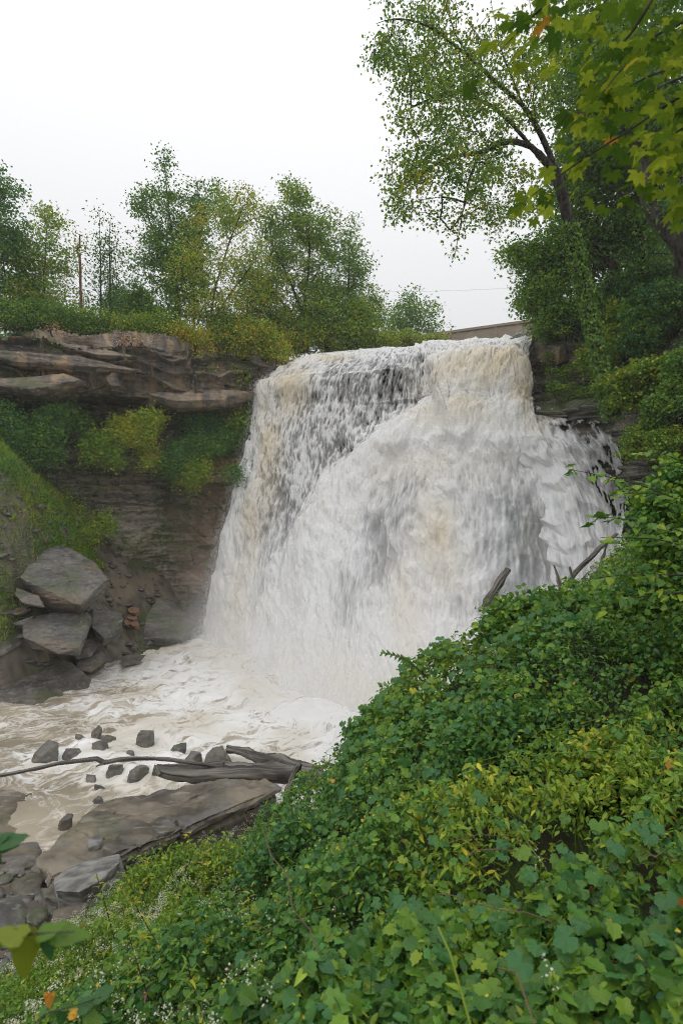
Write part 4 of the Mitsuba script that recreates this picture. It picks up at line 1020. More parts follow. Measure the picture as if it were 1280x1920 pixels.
tree('tree', 'broad rounded green tree in the middle of the cliff-top row', 'tree', (560, 660, 49), [(548, 362, 49, 36, 26, 2.5), (560, 420, 49, 66, 55, 3.5), (520, 450, 49, 50, 60, 3), (600, 440, 49, 50, 50, 3), (560, 590, 48, 90, 44, 3), (560, 520, 49, 90, 60, 3.5), (500, 540, 49, 40, 50, 3), (420, 390, 50, 36, 46, 2.5)], n=480, per=32, leaf=.18, hue=.40, seed=17, group=G, thin=.38, r0=.24,
     trunk=[(566, 660, 49), (572, 560, 49), (580, 470, 49), (560, 380, 49)], limbs=[[(570, 600, 49), (540, 520, 49), (505, 450, 49)], [(574, 550, 49), (610, 480, 49), (640, 430, 49)]])
tree('tree', 'green tree with an airy right side, at the right end of the cliff-top row', 'tree', (640, 660, 50), [(655, 440, 50, 34, 34, 2.5), (640, 500, 50, 56, 50, 3), (676, 500, 50, 22, 46, 2), (610, 560, 50, 60, 50, 3), (660, 570, 50, 40, 40, 2.5), (650, 610, 50, 60, 26, 2.5)], n=290, per=24, leaf=.17, hue=.34, seed=19, group=G, thin=.40, r0=.2)
tree('tree', 'small yellow-green tree just left of the pale far one above the lip', 'tree', (700, 650, 52), [(700, 560, 52, 20, 30, 1.5), (690, 590, 52, 34, 30, 2), (706, 615, 52, 34, 22, 2)], n=130, per=20, leaf=.16, hue=.42, seed=23, group=G)
tree('hazy_tree', 'pale feathery far tree standing alone left of the bridge', 'tree', (775, 655, 66), [(772, 552, 66, 14, 18, 2), (760, 590, 66, 36, 26, 3), (795, 590, 66, 34, 24, 3), (770, 620, 66, 62, 22, 3), (820, 612, 66, 16, 14, 2), (735, 600, 66, 18, 30, 2.5)], n=170, per=20, leaf=.24, hue=.30, seed=29, b=.75, thin=.34, spread=.6)
for i, (x, t_, w, hh, lab, hu) in enumerate([(62, 505, 44, 60, 'low olive tree filling the space under the yellow-green tree at the left', .38), (262, 560, 40, 44, 'short pale green tree at the left foot of the tallest tree', .36), (352, 470, 44, 80, 'slim green tree between the tallest tree and the many-stemmed one', .34),
                                            (470, 520, 60, 80, 'olive tree filling the middle of the cliff-top row', .46), (520, 590, 60, 50, 'low yellow-green tree under the broad rounded tree', .50), (610, 560, 60, 60, 'dense green tree under the right end of the row', .40), (672, 580, 44, 44, 'small airy tree right of the dense one above the lip', .42)]):
    tree('tree', lab, 'tree', (x, 655, 45 + i * .6), [(x, t_, 45 + i * .6, w * .7, hh * .5, 2), (x - 8, t_ + hh * .6, 45 + i * .6, w, hh * .6, 2.4), (x + 10, t_ + hh * 1.1, 45 + i * .6, w * 1.1, hh * .5, 2.4)], n=170, per=24, leaf=.17, hue=hu, seed=230 + i, group=G, thin=.34, r0=.11)
# cliff-top thicket
SH = [('shrub', 'yellow-leaved shrub spilling over the cliff edge under the many-stemmed tree', (370, 670, 41.2), [(370, 640, 41, 44, 30, 1.2), (385, 680, 40.6, 34, 26, 1), (345, 630, 41, 30, 30, 1.2)], .56, 150, 22, .13),
      ('shrub', 'yellow-green shrub at the cliff edge left of the lip', (500, 680, 43), [(490, 640, 43, 40, 40, 1.6), (520, 660, 43, 30, 26, 1.4), (455, 640, 42.5, 36, 40, 1.4)], .50, 190, 26, .15),
      ('shrub', 'dark green shrub between the two yellowish ones on the cliff edge', (430, 670, 43), [(430, 640, 43, 36, 34, 1.5), (410, 610, 43.5, 36, 36, 1.5)], .30, 130, 28, .15),
      ('shrub', 'green thicket behind the lip under the broad rounded tree', (580, 665, 48), [(560, 625, 48, 50, 36, 2), (610, 635, 48, 45, 26, 2)], .42, 190, 26, .17),
      ('shrub', 'olive thicket right behind the lip under the airy tree', (660, 658, 50), [(650, 635, 50, 50, 20, 2), (700, 640, 51, 45, 14, 2)], .46, 150, 24, .17),
      ('shrub', 'low olive bushes in front of the pale far tree', (770, 652, 58), [(760, 636, 58, 45, 14, 2), (815, 638, 59, 28, 10, 2)], .44, 110, 24, .19),
      ('shrub', 'dense brownish green thicket on the cliff top at the left edge', (30, 640, 38.5), [(20, 595, 38.5, 60, 36, 1.6), (70, 600, 39, 40, 36, 1.5)], .27, 190, 28, .14),
      ('shrub', 'green thicket on the cliff top below the yellow-green tree', (130, 640, 39.5), [(125, 600, 39.5, 46, 34, 1.6), (170, 610, 40, 34, 30, 1.5)], .30, 160, 28, .14),
      ('shrub', 'light green thicket on the cliff top below the slender pair', (225, 645, 41), [(215, 612, 41, 45, 26, 1.6), (270, 618, 41.5, 45, 28, 1.6)], .40, 170, 28, .14),
      ('shrub', 'green thicket under the tallest tree', (310, 650, 42), [(305, 612, 43, 45, 32, 1.8), (335, 625, 42, 34, 28, 1.5)], .34, 150, 28, .15),
      ('red_shrub', 'small shrub with red autumn leaves on the cliff edge', (238, 650, 38.4), [(238, 636, 38.2, 20, 9, .6)], .86, 22, 14, .09),
      ('red_shrub', 'tiny tuft of red leaves on the cliff edge further left', (98, 632, 36.8), [(99, 614, 36.8, 9, 7, .4)], .86, 10, 10, .08)]
for i, (k_, lab, bs, bl, hu, n_, per, lf) in enumerate(SH):
    tree(k_, lab, 'shrub', bs, bl, n=n_, per=per, leaf=lf, hue=hu + .03, seed=100 + i, spread=.36, tip=.007, r0=.05, group='thicket along the cliff edge' if k_ == 'shrub' else None, thin=.25)
# shrubs on the ledge under the cap rock
SL = [('ledge_shrub', 'bright yellow-green shrub on the ledge under the overhang', (268, 862, 38.4), [(290, 785, 38.6, 22, 20, .9), (255, 796, 38.4, 42, 24, 1.2), (222, 812, 38, 30, 18, 1), (262, 822, 38, 32, 12, 1)], .46, 200, 26, .14),
      ('ledge_shrub', 'low green leafy plant left of the bright yellow-green shrub on the ledge', (185, 860, 37.6), [(180, 828, 37.6, 26, 22, .9), (205, 842, 37.4, 24, 16, .8)], .33, 90, 26, .17),
      ('ledge_shrub', 'grey-green bush in the shadow of the overhang, right of the yellow shrub', (375, 815, 41.5), [(370, 790, 41.3, 36, 18, 1.2), (400, 790, 41.6, 26, 16, 1)], .08, 110, 28, .14),
      ('ledge_shrub', 'broad low grey-green bush hanging over the shale face', (350, 880, 39.6), [(335, 845, 39.8, 50, 28, 1.4), (385, 835, 40.4, 56, 26, 1.4), (325, 872, 39.4, 40, 24, 1.0), (425, 815, 41, 36, 22, 1.2)], .16, 330, 30, .13),
      ('ledge_shrub', 'light green plants drooping below the broad grey-green bush', (365, 905, 39.4), [(370, 875, 39.2, 26, 24, .7), (350, 890, 39.2, 24, 16, .6)], .42, 100, 24, .13),
      ('ledge_shrub', 'green sapling beside the left edge of the falling water', (455, 800, 41.6), [(460, 775, 41.6, 22, 20, .9), (440, 790, 41.6, 20, 20, .9)], .34, 90, 24, .15),
      ('ledge_shrub', 'dark green bush on the ledge at the left edge', (20, 840, 34.6), [(10, 790, 34.6, 40, 40, 1.2), (40, 815, 34.4, 34, 30, 1)], .16, 180, 30, .14),
      ('ledge_shrub', 'grey-green bush on the ledge between the left edge and the mossy wall', (88, 850, 35.6), [(85, 805, 35.6, 34, 30, 1), (100, 775, 36.4, 30, 20, 1), (70, 835, 35.2, 30, 20, .9)], .15, 170, 28, .14),
      ('ledge_shrub', 'low ferny growth under the overhang, second bush from the grey-green one', (140, 800, 37.6), [(135, 775, 37.6, 40, 20, .9), (60, 750, 37.8, 40, 18, .8)], .20, 120, 22, .13),
      ('ledge_shrub', 'bright green plants on the shale slope above the uppermost boulder', (150, 1010, 36.4), [(135, 960, 37.2, 26, 26, .5), (160, 1000, 36.6, 30, 24, .5), (120, 935, 37.4, 18, 16, .4)], .40, 130, 26, .11),
      ('ledge_shrub', 'small light green plant alone on the dark shale slope', (192, 985, 37.6), [(192, 972, 37.4, 20, 11, .4)], .38, 40, 18, .14),
      ('ledge_shrub', 'tufts of leaves clinging to the cap rock right of centre', (445, 720, 41), [(452, 705, 40.9, 14, 14, .4), (430, 690, 40.8, 12, 10, .4)], .40, 40, 18, .12)]
for i, (k_, lab, bs, bl, hu, n_, per, lf) in enumerate(SL):
    bl = bl + [(bl[0][0], bs[1] - 6, bs[2], bl[0][3] * 1.0, bl[0][4] * .6, bl[0][5]), (bl[-1][0] + 14, bs[1] + 6, bs[2] - .1, bl[-1][3] * .6, bl[-1][4] * .9, bl[-1][5] * .6)]
    bs, n_ = (bs[0], bs[1] - 4, bs[2] + .5), int(n_ * 1.05)
    tree(k_, lab, 'shrub', bs, bl, n=n_, per=per, leaf=lf * .92, hue=hu + .06, b=.74, seed=140 + i, spread=.30, tip=.005, r0=.022, thin=.40, squash=1.0, up=.5)

# ------------------------------------------------------------------ the leaning tree and the wood on the right
key = tree('leaning_tree', 'tall ivy-clad tree leaning over the falls, its airy crown against the sky', 'tree', None,
     [(770, 70, 22, 80, 70, 2.5), (720, 40, 22, 36, 50, 1.5), (700, 80, 22, 20, 22, 1), (850, 120, 22.5, 100, 80, 3), (790, 215, 22, 70, 70, 2.5), (750, 265, 22, 36, 40, 1.5), (760, 340, 22, 54, 56, 2), (735, 385, 22, 26, 30, 1.2), (850, 350, 22.5, 90, 70, 2.5), (890, 235, 23, 90, 70, 2.5), (865, 430, 22, 28, 50, 1), (852, 470, 22, 14, 24, .6),
      (920, 50, 23, 100, 70, 3), (820, 10, 22.5, 110, 50, 2.5), (940, 330, 24, 60, 60, 2), (1000, 130, 24, 70, 90, 2.5), (930, 400, 24, 28, 40, 1), (985, 380, 25, 50, 60, 2), (820, 280, 22, 60, 40, 2), (760, 130, 22, 50, 30, 1.5)],
     n=660, per=28, leaf=.112, hue=.40, hs=.09, seed=31, thin=.43, spread=.27, droop=.7, r0=.23, tip=.0055, up=.5, rise=.5,
     trunk=[(1150, 780, 27), (1128, 690, 26.8), (1106, 590, 26.5), (1086, 500, 26), (1062, 400, 25.5), (1040, 320, 25), (1012, 248, 24.5), (985, 205, 24), (942, 165, 23.5), (905, 130, 23.2), (862, 80, 22.8), (840, 20, 22.5), (830, -40, 22.5)],
     limbs=[[(1040, 320, 25), (1007, 285, 24.6), (980, 255, 24.2), (950, 222, 23.8), (915, 195, 23.2), (870, 172, 22.6), (820, 180, 22.2), (770, 200, 22)],
            [(1007, 285, 24.6), (975, 266, 24.2), (940, 267, 23.8), (900, 285, 23.2), (855, 292, 22.8), (800, 318, 22.3), (745, 355, 22)],
            [(900, 285, 23.2), (882, 330, 23), (872, 380, 22.6), (862, 430, 22.3), (852, 480, 22)],
            [(905, 130, 23.2), (860, 90, 22.6), (810, 52, 22.2), (755, 35, 22), (705, 45, 21.8)],
            [(985, 205, 24), (965, 160, 24.2), (945, 110, 24.2), (930, 50, 24), (920, -10, 24)],
            [(1012, 248, 24.5), (1000, 180, 25), (1005, 110, 25), (1010, 40, 25)]])
# ivy round its trunk
r = np.random.default_rng(3)
tr = smooth_path(PS([(1150, 780, 27), (1128, 690, 26.8), (1106, 590, 26.5), (1086, 500, 26), (1066, 415, 25.6)]), 80)
iv = MB()
k = 5200
t = r.random(k) ** 0.9
c = tr[(t * 79).astype(int)]
a = r.random(k) * 6.283
off = np.stack([np.cos(a), np.sin(a), np.zeros(k)], 1)
rr = 0.26 + 0.16 * N(np.c_[np.cos(a), np.sin(a), t * 12], 1.3, 3, 3) * (1.3 - 0.9 * t)[:] * 1.6 * r.random(k)
pts = c + off * rr[:, None] + r.normal(0, .08, (k, 3))
leaf_add(iv, pts, off + r.normal(0, .35, (k, 3)) + [0, 0, .4], np.stack([r.normal(0, .5, k), r.normal(0, .5, k), -np.ones(k)], 1), 0.16 * r.uniform(.6, 1.3, k), rand_uv(r, k, .33, .07, .66), LEAF2)
scene[key + '__ivy'] = iv.ply('leaf')
labels[key + '__ivy'] = {'label': 'dense ivy sheathing the lower trunk'}
tree('wood_tree', 'small bushy tree at the edge of the wood, right beside the bridge', 'tree', (1045, 650, 34), [(1000, 475, 33.5, 46, 30, 2), (1035, 500, 33.5, 50, 50, 2.2), (1010, 545, 33.5, 44, 46, 2.2), (1045, 590, 33, 46, 40, 2), (1065, 450, 33.5, 46, 40, 2), (960, 470, 33.5, 26, 12, 1.2)], n=420, per=32, leaf=.16, hue=.33, seed=41, thin=.43, r0=.16)
W = 'trees of the wood behind the leaning tree'
tree('wood_tree', 'tree with a bare trunk leaning left, close behind the ivy-clad trunk', 'tree', None, [(1080, 380, 33, 60, 70, 3), (1130, 330, 33, 70, 70, 3), (1150, 440, 33, 60, 50, 3), (1110, 480, 33, 50, 40, 2.5), (1080, 300, 33, 60, 60, 3), (1130, 220, 34, 80, 70, 3)], n=460, per=30, leaf=.18, hue=.30, seed=43, thin=.43, r0=.22, group=W, trunk=[(1185, 620, 31), (1165, 545, 31.5), (1150, 505, 31.8), (1115, 455, 32.2), (1095, 400, 32.6), (1085, 330, 33)])
tree('wood_tree', 'straight slender dark trunk in the wood, right of the left-leaning one', 'tree', (1215, 610, 30.5), [(1195, 330, 31, 60, 60, 2.5), (1210, 420, 31, 60, 50, 2.5), (1180, 250, 31.5, 70, 70, 3), (1240, 300, 31, 60, 60, 3), (1220, 500, 30.5, 50, 36, 2)], n=400, per=30, leaf=.17, hue=.27, seed=47, r0=.17, group=W, trunk=[(1225, 620, 30), (1210, 520, 30.5), (1198, 420, 31), (1190, 340, 31.3), (1186, 240, 31.5)])
tree('wood_tree', 'thick dark trunk leaning steeply left near the right edge', 'tree', None, [(1200, 200, 27, 80, 80, 3), (1260, 230, 27, 60, 80, 3), (1280, 380, 26, 50, 60, 2), (1150, 130, 27.5, 80, 80, 3)], n=360, per=28, leaf=.16, hue=.30, seed=53, r0=.36, group=W, trunk=[(1330, 560, 25.5), (1290, 480, 25.8), (1250, 430, 26), (1218, 385, 26.3), (1205, 340, 26.6), (1195, 250, 27)])
tree('wood_tree', 'dark trunk half hidden in the leaves at the right edge', 'tree', (1275, 600, 27.5), [(1260, 80, 28, 90, 90, 3), (1180, 40, 29, 90, 80, 3), (1080, 60, 30, 80, 90, 3), (1090, 170, 30, 60, 70, 3), (1290, 300, 28, 60, 90, 3)], n=420, per=26, leaf=.18, hue=.32, seed=59, r0=.24, group=W)
tree('wood_tree', 'back row tree filling the gap low in the wood behind the railing', 'tree', (1240, 560, 42), [(1240, 470, 42, 70, 60, 3), (1180, 520, 42, 70, 50, 3), (1120, 560, 42, 60, 40, 3), (1280, 530, 40, 60, 50, 3), (1200, 420, 43, 80, 50, 3)], n=330, per=28, leaf=.22, hue=.18, seed=61, r0=.2, group=W, b=.42)
BK = [('bank_shrub', 'green shrub at the top of the rock wall right of the lip', (1060, 640, 32.8), [(1060, 610, 32.6, 46, 30, 1.4), (1090, 640, 32, 36, 30, 1.2), (1040, 600, 33, 30, 24, 1.2)], .24, 110, 22, .13),
      ('bank_shrub', 'yellow-green shrub round the foot of the ivy-clad trunk', (1130, 690, 30), [(1120, 670, 30, 34, 36, 1.2), (1150, 640, 30, 40, 36, 1.2), (1165, 590, 30.5, 36, 40, 1.4)], .38, 210, 28, .14),
      ('bank_shrub', 'dark green shrub on the wooded slope below the railing', (1230, 610, 27.5), [(1215, 575, 27.5, 46, 40, 1.4), (1260, 560, 27, 46, 50, 1.4), (1200, 630, 27.5, 40, 30, 1.3)], .18, 240, 30, .13),
      ('bank_shrub', 'light green spreading shrub leaning out over the rock steps', (1190, 760, 26), [(1160, 715, 26, 44, 20, 1.1), (1200, 700, 25.6, 50, 26, 1.2), (1250, 690, 25, 40, 30, 1.2), (1180, 745, 25.8, 40, 22, 1)], .37, 280, 28, .13),
      ('bank_shrub', 'low plants at the foot of the dark rock wall beside the gush', (1060, 750, 31.6), [(1045, 728, 31.6, 30, 14, .7), (1080, 735, 31.2, 34, 14, .7), (1110, 735, 30.6, 20, 14, .6)], .30, 60, 18, .11),
      ('bank_shrub', 'drooping green shrub at the right edge above the mossy ledge', (1270, 780, 22.5), [(1255, 750, 23.4, 36, 36, 1), (1280, 700, 23.5, 36, 50, 1.2), (1230, 780, 24, 24, 20, .8)], .27, 220, 28, .12),
      ('bank_shrub', 'mossy green tussocks on the ledge below the spreading shrub', (1230, 840, 23.6), [(1205, 815, 24.4, 34, 22, .7), (1250, 830, 23.2, 40, 30, .8), (1190, 845, 24.6, 20, 14, .5)], .36, 190, 26, .10),
      ('bank_shrub', 'ivy and leaves trailing on the dark rock wall right of the lip', (1025, 690, 33.4), [(1025, 665, 33.2, 14, 34, .4), (1080, 690, 31.8, 34, 30, .6), (1050, 700, 32.4, 24, 24, .5)], .33, 40, 16, .10),
      ('bank_shrub', 'dark leafy bushes in the shade between the trunks', (1190, 545, 31), [(1165, 540, 31, 36, 40, 1.3), (1210, 530, 30.5, 40, 34, 1.3), (1100, 580, 31.5, 30, 40, 1.2)], .17, 210, 28, .15)]
for i, (k_, lab, bs, bl, hu, n_, per, lf) in enumerate(BK):
    tree(k_, lab, 'shrub', bs, bl, n=n_, per=per, leaf=lf, hue=hu + .04, b=.66, seed=180 + i, spread=.17, tip=.006, r0=.04, thin=.40, squash=.6)


# small growth on the cliffs: ferns, moss tufts, trailing grass (nobody could count it)
def sheet_growth(X, Nn, cond, n, seed, size, hue):
    r = np.random.default_rng(seed)
    a, b = X.shape[:2]
    i, j = r.integers(0, a, n * 6), r.integers(0, b, n * 6)
    p, nn = X[i, j], Nn[i, j]
    w = cond(p, nn)
    k = np.nonzero(r.random(len(i)) < w)[0][:n]
    p, nn = p[k], nn[k]
    mb = MB()
    pts = p + nn * r.uniform(0, .22, (len(k), 1)) + r.normal(0, .1, (len(k), 3))
    scatter_leaf(mb, r, pts, size, hue + 0.16 * (N(p, .5, seed, 3) - .5) * 2, .06, LEAF2, droop=.5, up=.7, face=nn * .5)
    return mb


mb = sheet_growth(C, CN, lambda p, n: (np.clip((N(p, .42, 61, 4) - .44) / .10, 0, 1) * np.clip(n[:, 2] * 2 + .35, 0, 1) * (p[:, 2] < 11.3) * (p[:, 1] < 46)
                  + 0.9 * np.exp(-((p[:, 2] - 5.2) / 1.2) ** 2) * np.clip((-12 - p[:, 0]) / 3, 0.1, 1) * np.clip((N(p, .5, 65, 3) - .3) / .2, 0, 1)
                  + 0.7 * np.exp(-((p[:, 0] + 11.2) / .9) ** 2) * np.exp(-((p[:, 2] - 0.8) / 1.8) ** 2)), 26000, 6, .13, .27)
scene['cliff_plants'] = mb.ply('leaf')
tag('cliff_plants', 'ferns, moss and trailing grass clinging to the left cliff', 'plants', kind='stuff')
mb = sheet_growth(R, RN, lambda p, n: np.clip((N(p, .5, 71, 4) - .42) / .10, 0, 1) * np.clip((p[:, 0] - 12.4) / 2, 0.04, 1) * (p[:, 1] < 42) * np.clip(n[:, 2] * 2 + .6, .1, 1), 34000, 8, .14, .27)
scene['bank_plants'] = mb.ply('leaf')
tag('bank_plants', 'moss, ferns and seedlings covering the right rock bank', 'plants', kind='stuff')
# grass and herbs on the left bank
r = np.random.default_rng(9)
k = 60000
x, D = r.uniform(-22, -11.5, k), r.uniform(26.5, 37, k)
zz = bank_z(np.c_[x, D])
edge_ = np.interp(zz, [-7.6, -6.5, -5.2, -4.1, -3.27, -2.18, -1.09, .27, 1.64, 2.45], [-17.3, -16.6, -15.4, -15.95, -15.8, -14.45, -14.6, -15.3, -16.2, -16.6]) + 1.4 * (N(np.c_[x, D, zz], .8, 3, 3) - .5)
strip = (np.abs(x + 17.2 - (.95 - zz) * .63) < .9) & (zz < 1.2) & (zz > -4.1) & (N(np.c_[x, D, zz], .9, 13, 3) > .5)
ok = ((x < edge_) | strip) & (zz > -7.7) & (N(np.c_[x, D, zz], .7, 5, 3) > .30)
pts = np.c_[x, D, zz][ok]
mb = MB()
k = len(pts)
hue = .36 + .5 * (N(pts, .5, 8, 3) - .5) + (r.random(k) < .03) * .25
pts = pts + np.c_[r.normal(0, .06, (k, 2)), r.uniform(0, .28, k)]
scatter_leaf(mb, r, pts[: k // 2], .15, hue[: k // 2], .06, LEAF2, droop=.2, up=.9, b=.6)
q = pts[k // 2:]
uv = np.stack([np.clip(r.normal(.6, .15, len(q)), .1, 1.2), np.clip(hue[k // 2:] + .06, 0, .7)], 1)
leaf_add(mb, q - [0, 0, .1], r.normal(size=(len(q), 3)) + [0, -1, .3], np.c_[r.normal(0, .35, (len(q), 2)), np.ones(len(q))], r.uniform(.25, .6, len(q)), uv, BLADE)
scene['bank_grass'] = mb.ply('leaf')
tag('bank_grass', 'bright grass and herbs covering the left rubble bank', 'grass', kind='stuff')

# ------------------------------------------------------------------ growth on the near hillside
hf = hill_vf[1]
ctr = HX[hf].mean(1)
ar = np.linalg.norm(np.cross(HX[hf[:, 1]] - HX[hf[:, 0]], HX[hf[:, 2]] - HX[hf[:, 0]]), axis=1)
vis = (ctr[:, 1] > 1.2) & (ctr[:, 1] < 13.2) & (np.abs(ctr[:, 0]) < .735 * ctr[:, 1])
wgt = ar * vis * np.clip(5.5 / np.maximum(ctr[:, 1], 1), 0.45, 2.2)
hn = np.cross(HX[hf[:, 1]] - HX[hf[:, 0]], HX[hf[:, 2]] - HX[hf[:, 0]])
hn = unit(hn); hn *= np.sign(hn[:, 2:3])
r = np.random.default_rng(77)


def hill_points(k, cond=None):
    f = r.choice(len(hf), k, p=wgt / wgt.sum())
    u = r.random((k, 2)); u = np.where(u.sum(1, keepdims=True) > 1, 1 - u, u)
    A, B, Cc = HX[hf[f, 0]], HX[hf[f, 1]], HX[hf[f, 2]]
    p = A + u[:, :1] * (B - A) + u[:, 1:] * (Cc - A)
    return p, hn[f]


p, nn = hill_points(185000)
wx, wy = p[:, 0], p[:, 1]
ns1 = N(p, 0.9, 5, 4); ns2 = N(p, 2.4, 6, 3)
gx = lambda x, y, rx, ry: np.exp(-(((wx - x) / rx) ** 2 + ((wy - y) / ry) ** 2))
green = gx(0, 5.36, 1.02, 2.0) + 0.8 * gx(-.48, 7.28, 1.06, 1.3) + .6 * gx(2.08, 6.64, .78, 1.6)      # roundish blue-green herb
white = gx(-2.72, 8.24, 1.72, 2.6) + gx(-2.56, 5.84, 1.06, 2.16) + gx(-1.92, 9.52, 1.3, 0.8)          # pale-flowered weeds
vine = gx(1.92, 8.08, 1.25, 1.28) + gx(.8, 7.28, .99, 1.52) + gx(.48, 3.12, .94, .7) + .6 * gx(1.28, 2.8, .51, .6)
comp = gx(1.92, 4.24, .95, 1.2) + .6 * gx(.96, 3.92, .64, .56)                                        # small-leaved yellow-green compound leaves
dark = gx(3.36, 6.32, .69, 1.36) + .15
cls = np.argmax(np.stack([green, white, vine, comp, dark]) + 0.9 * r.random((5, len(p))) + 0.6 * np.stack([N(p, 1.6, 80 + i, 3) for i in range(5)]), 0)
bare = gx(-4.5, 8.3, .58, 1.3) > .55 
bare |= (wx < -4.1) & (wy > 9.2) & (ns1 < .62) | ((p[:, 2] < -6.6) & (ns1 < .55) & (wx < -3.9))
hole = np.clip((0.47 - ns2) / .08, 0, 1) * np.clip((wx + .5) / 1.5, 0.15, 1)
bare |= r.random(len(p)) < hole * 0.6
bare |= r.random(len(p)) < 1.3 * (gx(1.28, 2.48, .2, .24) + gx(1.6, 3.92, .18, .12) + gx(1.76, 3.12, .14, .16) + gx(1.7, 7.4, .4, .35) + .7 * gx(.8, 2.96, .11, .16)) - .3
p, nn, wx, wy, cls, ns1, ns2 = [q[~bare] for q in (p, nn, wx, wy, cls, ns1, ns2)]
top = 0.22 + 1.15 * (ns1 - 0.36) + 0.75 * (ns2 - 0.42) + 0.20 * np.clip((-.4 - wx) / 1.0, 0, 1) * np.clip((9 - wy) / 1.5, 0, 1) 
dep = r.exponential(0.11, len(p))
hgt = np.clip(top - dep, 0.0, 0.8) * np.clip((p[:, 2] + 7.8) / 1.2, .35, 1)
q = p + nn * hgt[:, None] * .6 + np.array([0, 0, 1]) * hgt[:, None] * .5
SPEC = [('herb_cover', 0, .058, .20, .06, LEAF4, .66, 'dense blue-green rounded herb leaves on the middle of the hillside'),
        ('weed_cover', 1, .062, .38, .08, LEAFN, .58, 'tangle of pale-flowered weeds on the lower left of the hillside'),
        ('vine_cover', 2, .078, .29, .08, LEAF4, .60, 'vine leaves matting the crest and foot of the hillside'),
        ('leafy_cover', 3, .072, .42, .08, LEAFN, .60, 'yellow-green small-leaved growth on the right of the hillside'),
        ('shade_cover', 4, .070, .25, .07, LEAFN, .46, 'dark leafy undergrowth under the sapling at the right')]
for key, c, sz, hu, hs, tm, b, lab in SPEC:
    k = cls == c
    mb = MB()
    k &= r.random(len(k)) < 1.0
    h = hu + .34 * (N(q[k], 1.1, 90 + c, 3) - .5)
    rare = r.random(k.sum())
    h = np.where(rare < .004, r.uniform(.6, .8, k.sum()), h)
    for nearby in (False, True):
        m_ = (p[k][:, 1] < 6.2) == nearby
        fine_t = {0: LEAF12, 1: LEAFL, 2: LEAFV, 3: LEAF12 if c == 9 else LEAFL, 4: LEAF12}[c]
        scatter_leaf(mb, r, q[k][m_], (sz * (0.85 + .3 * ns2[k]) * r.choice([.6, .8, 1, 1.15], k.sum()) * (.9 if nearby and c == 2 else 1.0))[m_], h[m_], hs, fine_t if nearby else tm, droop=.45, up=.75, b=b, bs=.2, face=nn[k][m_] * .7 + [0, -.25, 0])
    # stems
    st = np.nonzero(k)[0][:: 60]
    for i in st[:700]:
        a = p[i]; e = q[i]
        pts = np.array([a, (a + e) / 2 + r.normal(0, .04, 3), e + r.normal(0, .06, 3)])
        V, Fc = tube_vf(pts, [.005, .004, .003], 3)
        mb.add(V, Fc, np.tile([[.35, .42 if c else .25]], (len(V), 1)))
    if c == 1:   # upright stalks
        ii = np.nonzero(k & (dep < .2))[0]
        for i in r.choice(ii, min(650, len(ii)), replace=False):
            a = p[i]; H = r.uniform(.30, .68) * (0.6 if wy[i] > 8.5 else 1)
            e = a + np.array([r.normal(0, .10), r.normal(0, .10), H])
            V, Fc = tube_vf(np.array([a, (a + e) / 2 + r.normal(0, .02, 3), e]), [.005, .004, .002], 3)
            mb.add(V, Fc, np.tile([[.5, .45]], (len(V), 1)))
            t_ = r.uniform(.35, 1, 16)[:, None]
            scatter_leaf(mb, r, a + (e - a) * t_, .062, r.normal(.42, .07), .05, LEAFN, droop=.1, up=.8, b=.64)
            if r.random() < .5: scatter_leaf(mb, r, e + r.normal(0, .022, (12, 3)), .016, 1.0, 0, LEAF2, b=.5)
    scene[key] = mb.ply('leaf')
    tag(key, lab, 'ground cover', kind='stuff')
# tiny flowers of the weeds and of the herb
fl = MB()
k = np.nonzero((cls == 1) & (wx < 0) & (dep < .05) & (N(p, 1.3, 44, 3) > .42))[0][:1500]
for i in k:
    c0 = q[i] + nn[i] * .06 + [0, 0, .07]
    m_ = r.integers(6, 14)
    pts = c0 + r.normal(0, .016, (m_, 3))
    scatter_leaf(fl, r, pts, .014, 1.0, 0, LEAF2, b=.5, bs=.1)
k = np.nonzero((cls == 0) & (dep < .06))[0][:1300]
scatter_leaf(fl, r, q[k] + nn[k] * .05, .026, .64, .015, LEAF2, b=.7, droop=.6)
scene['flowers'] = fl.ply('leaf')
tag('flowers', 'tiny white and yellow flowers dotted over the weeds', 'flowers', kind='stuff')
# trailing stems
vs = MB()
for i in r.choice(len(p), 200):
    a = q[i] + nn[i] * .05
    d = unit(np.array([r.normal(), r.normal() * .6, r.normal() * .5 - .1]))
    L = r.uniform(.3, .8)
    t = np.linspace(0, 1, 7)[:, None]
    pts = a + d * L * t + np.array([0, 0, .25]) * t * (1 - t) * L + r.normal(0, .02, (7, 3))
    hz = hill_z(pts[:, :2])
    pts[:, 2] = np.maximum(pts[:, 2], hz - .12)
    V, Fc = tube_vf(pts, r.uniform(.002, .004), 4)
    vs.add(V, Fc, np.tile([[r.uniform(.2, .6), r.choice([.45, .5, .92, .92])]], (len(V), 1)))
scene['vine_stems'] = vs.ply('leaf')
tag('vine_stems', 'thin green and brown stems trailing through the hillside growth', 'stems', kind='stuff')


# ------------------------------------------------------------------ plants whose leaves can be told apart
def variants(outline, n, hues, br, cup=.08, seed=0, bsdf='leaf'):
    out = []
    for i in range(n):
        v, f = lobed(outline, cup, seed + i)
        out.append(mikit.ply((v, f), bsdf, True, uv=np.tile([[br[i % len(br)], hues[i % len(hues)]]], (len(v), 1))))
    return out


def place(ply, c, d, n, s):
    x, d, n = frames(np.atleast_2d(n), np.atleast_2d(d))
    M = np.eye(4)
    M[:3, 0], M[:3, 1], M[:3, 2], M[:3, 3] = x[0] * s, d[0] * s, n[0] * s, c
    return {**ply, 'to_world': T(M)}


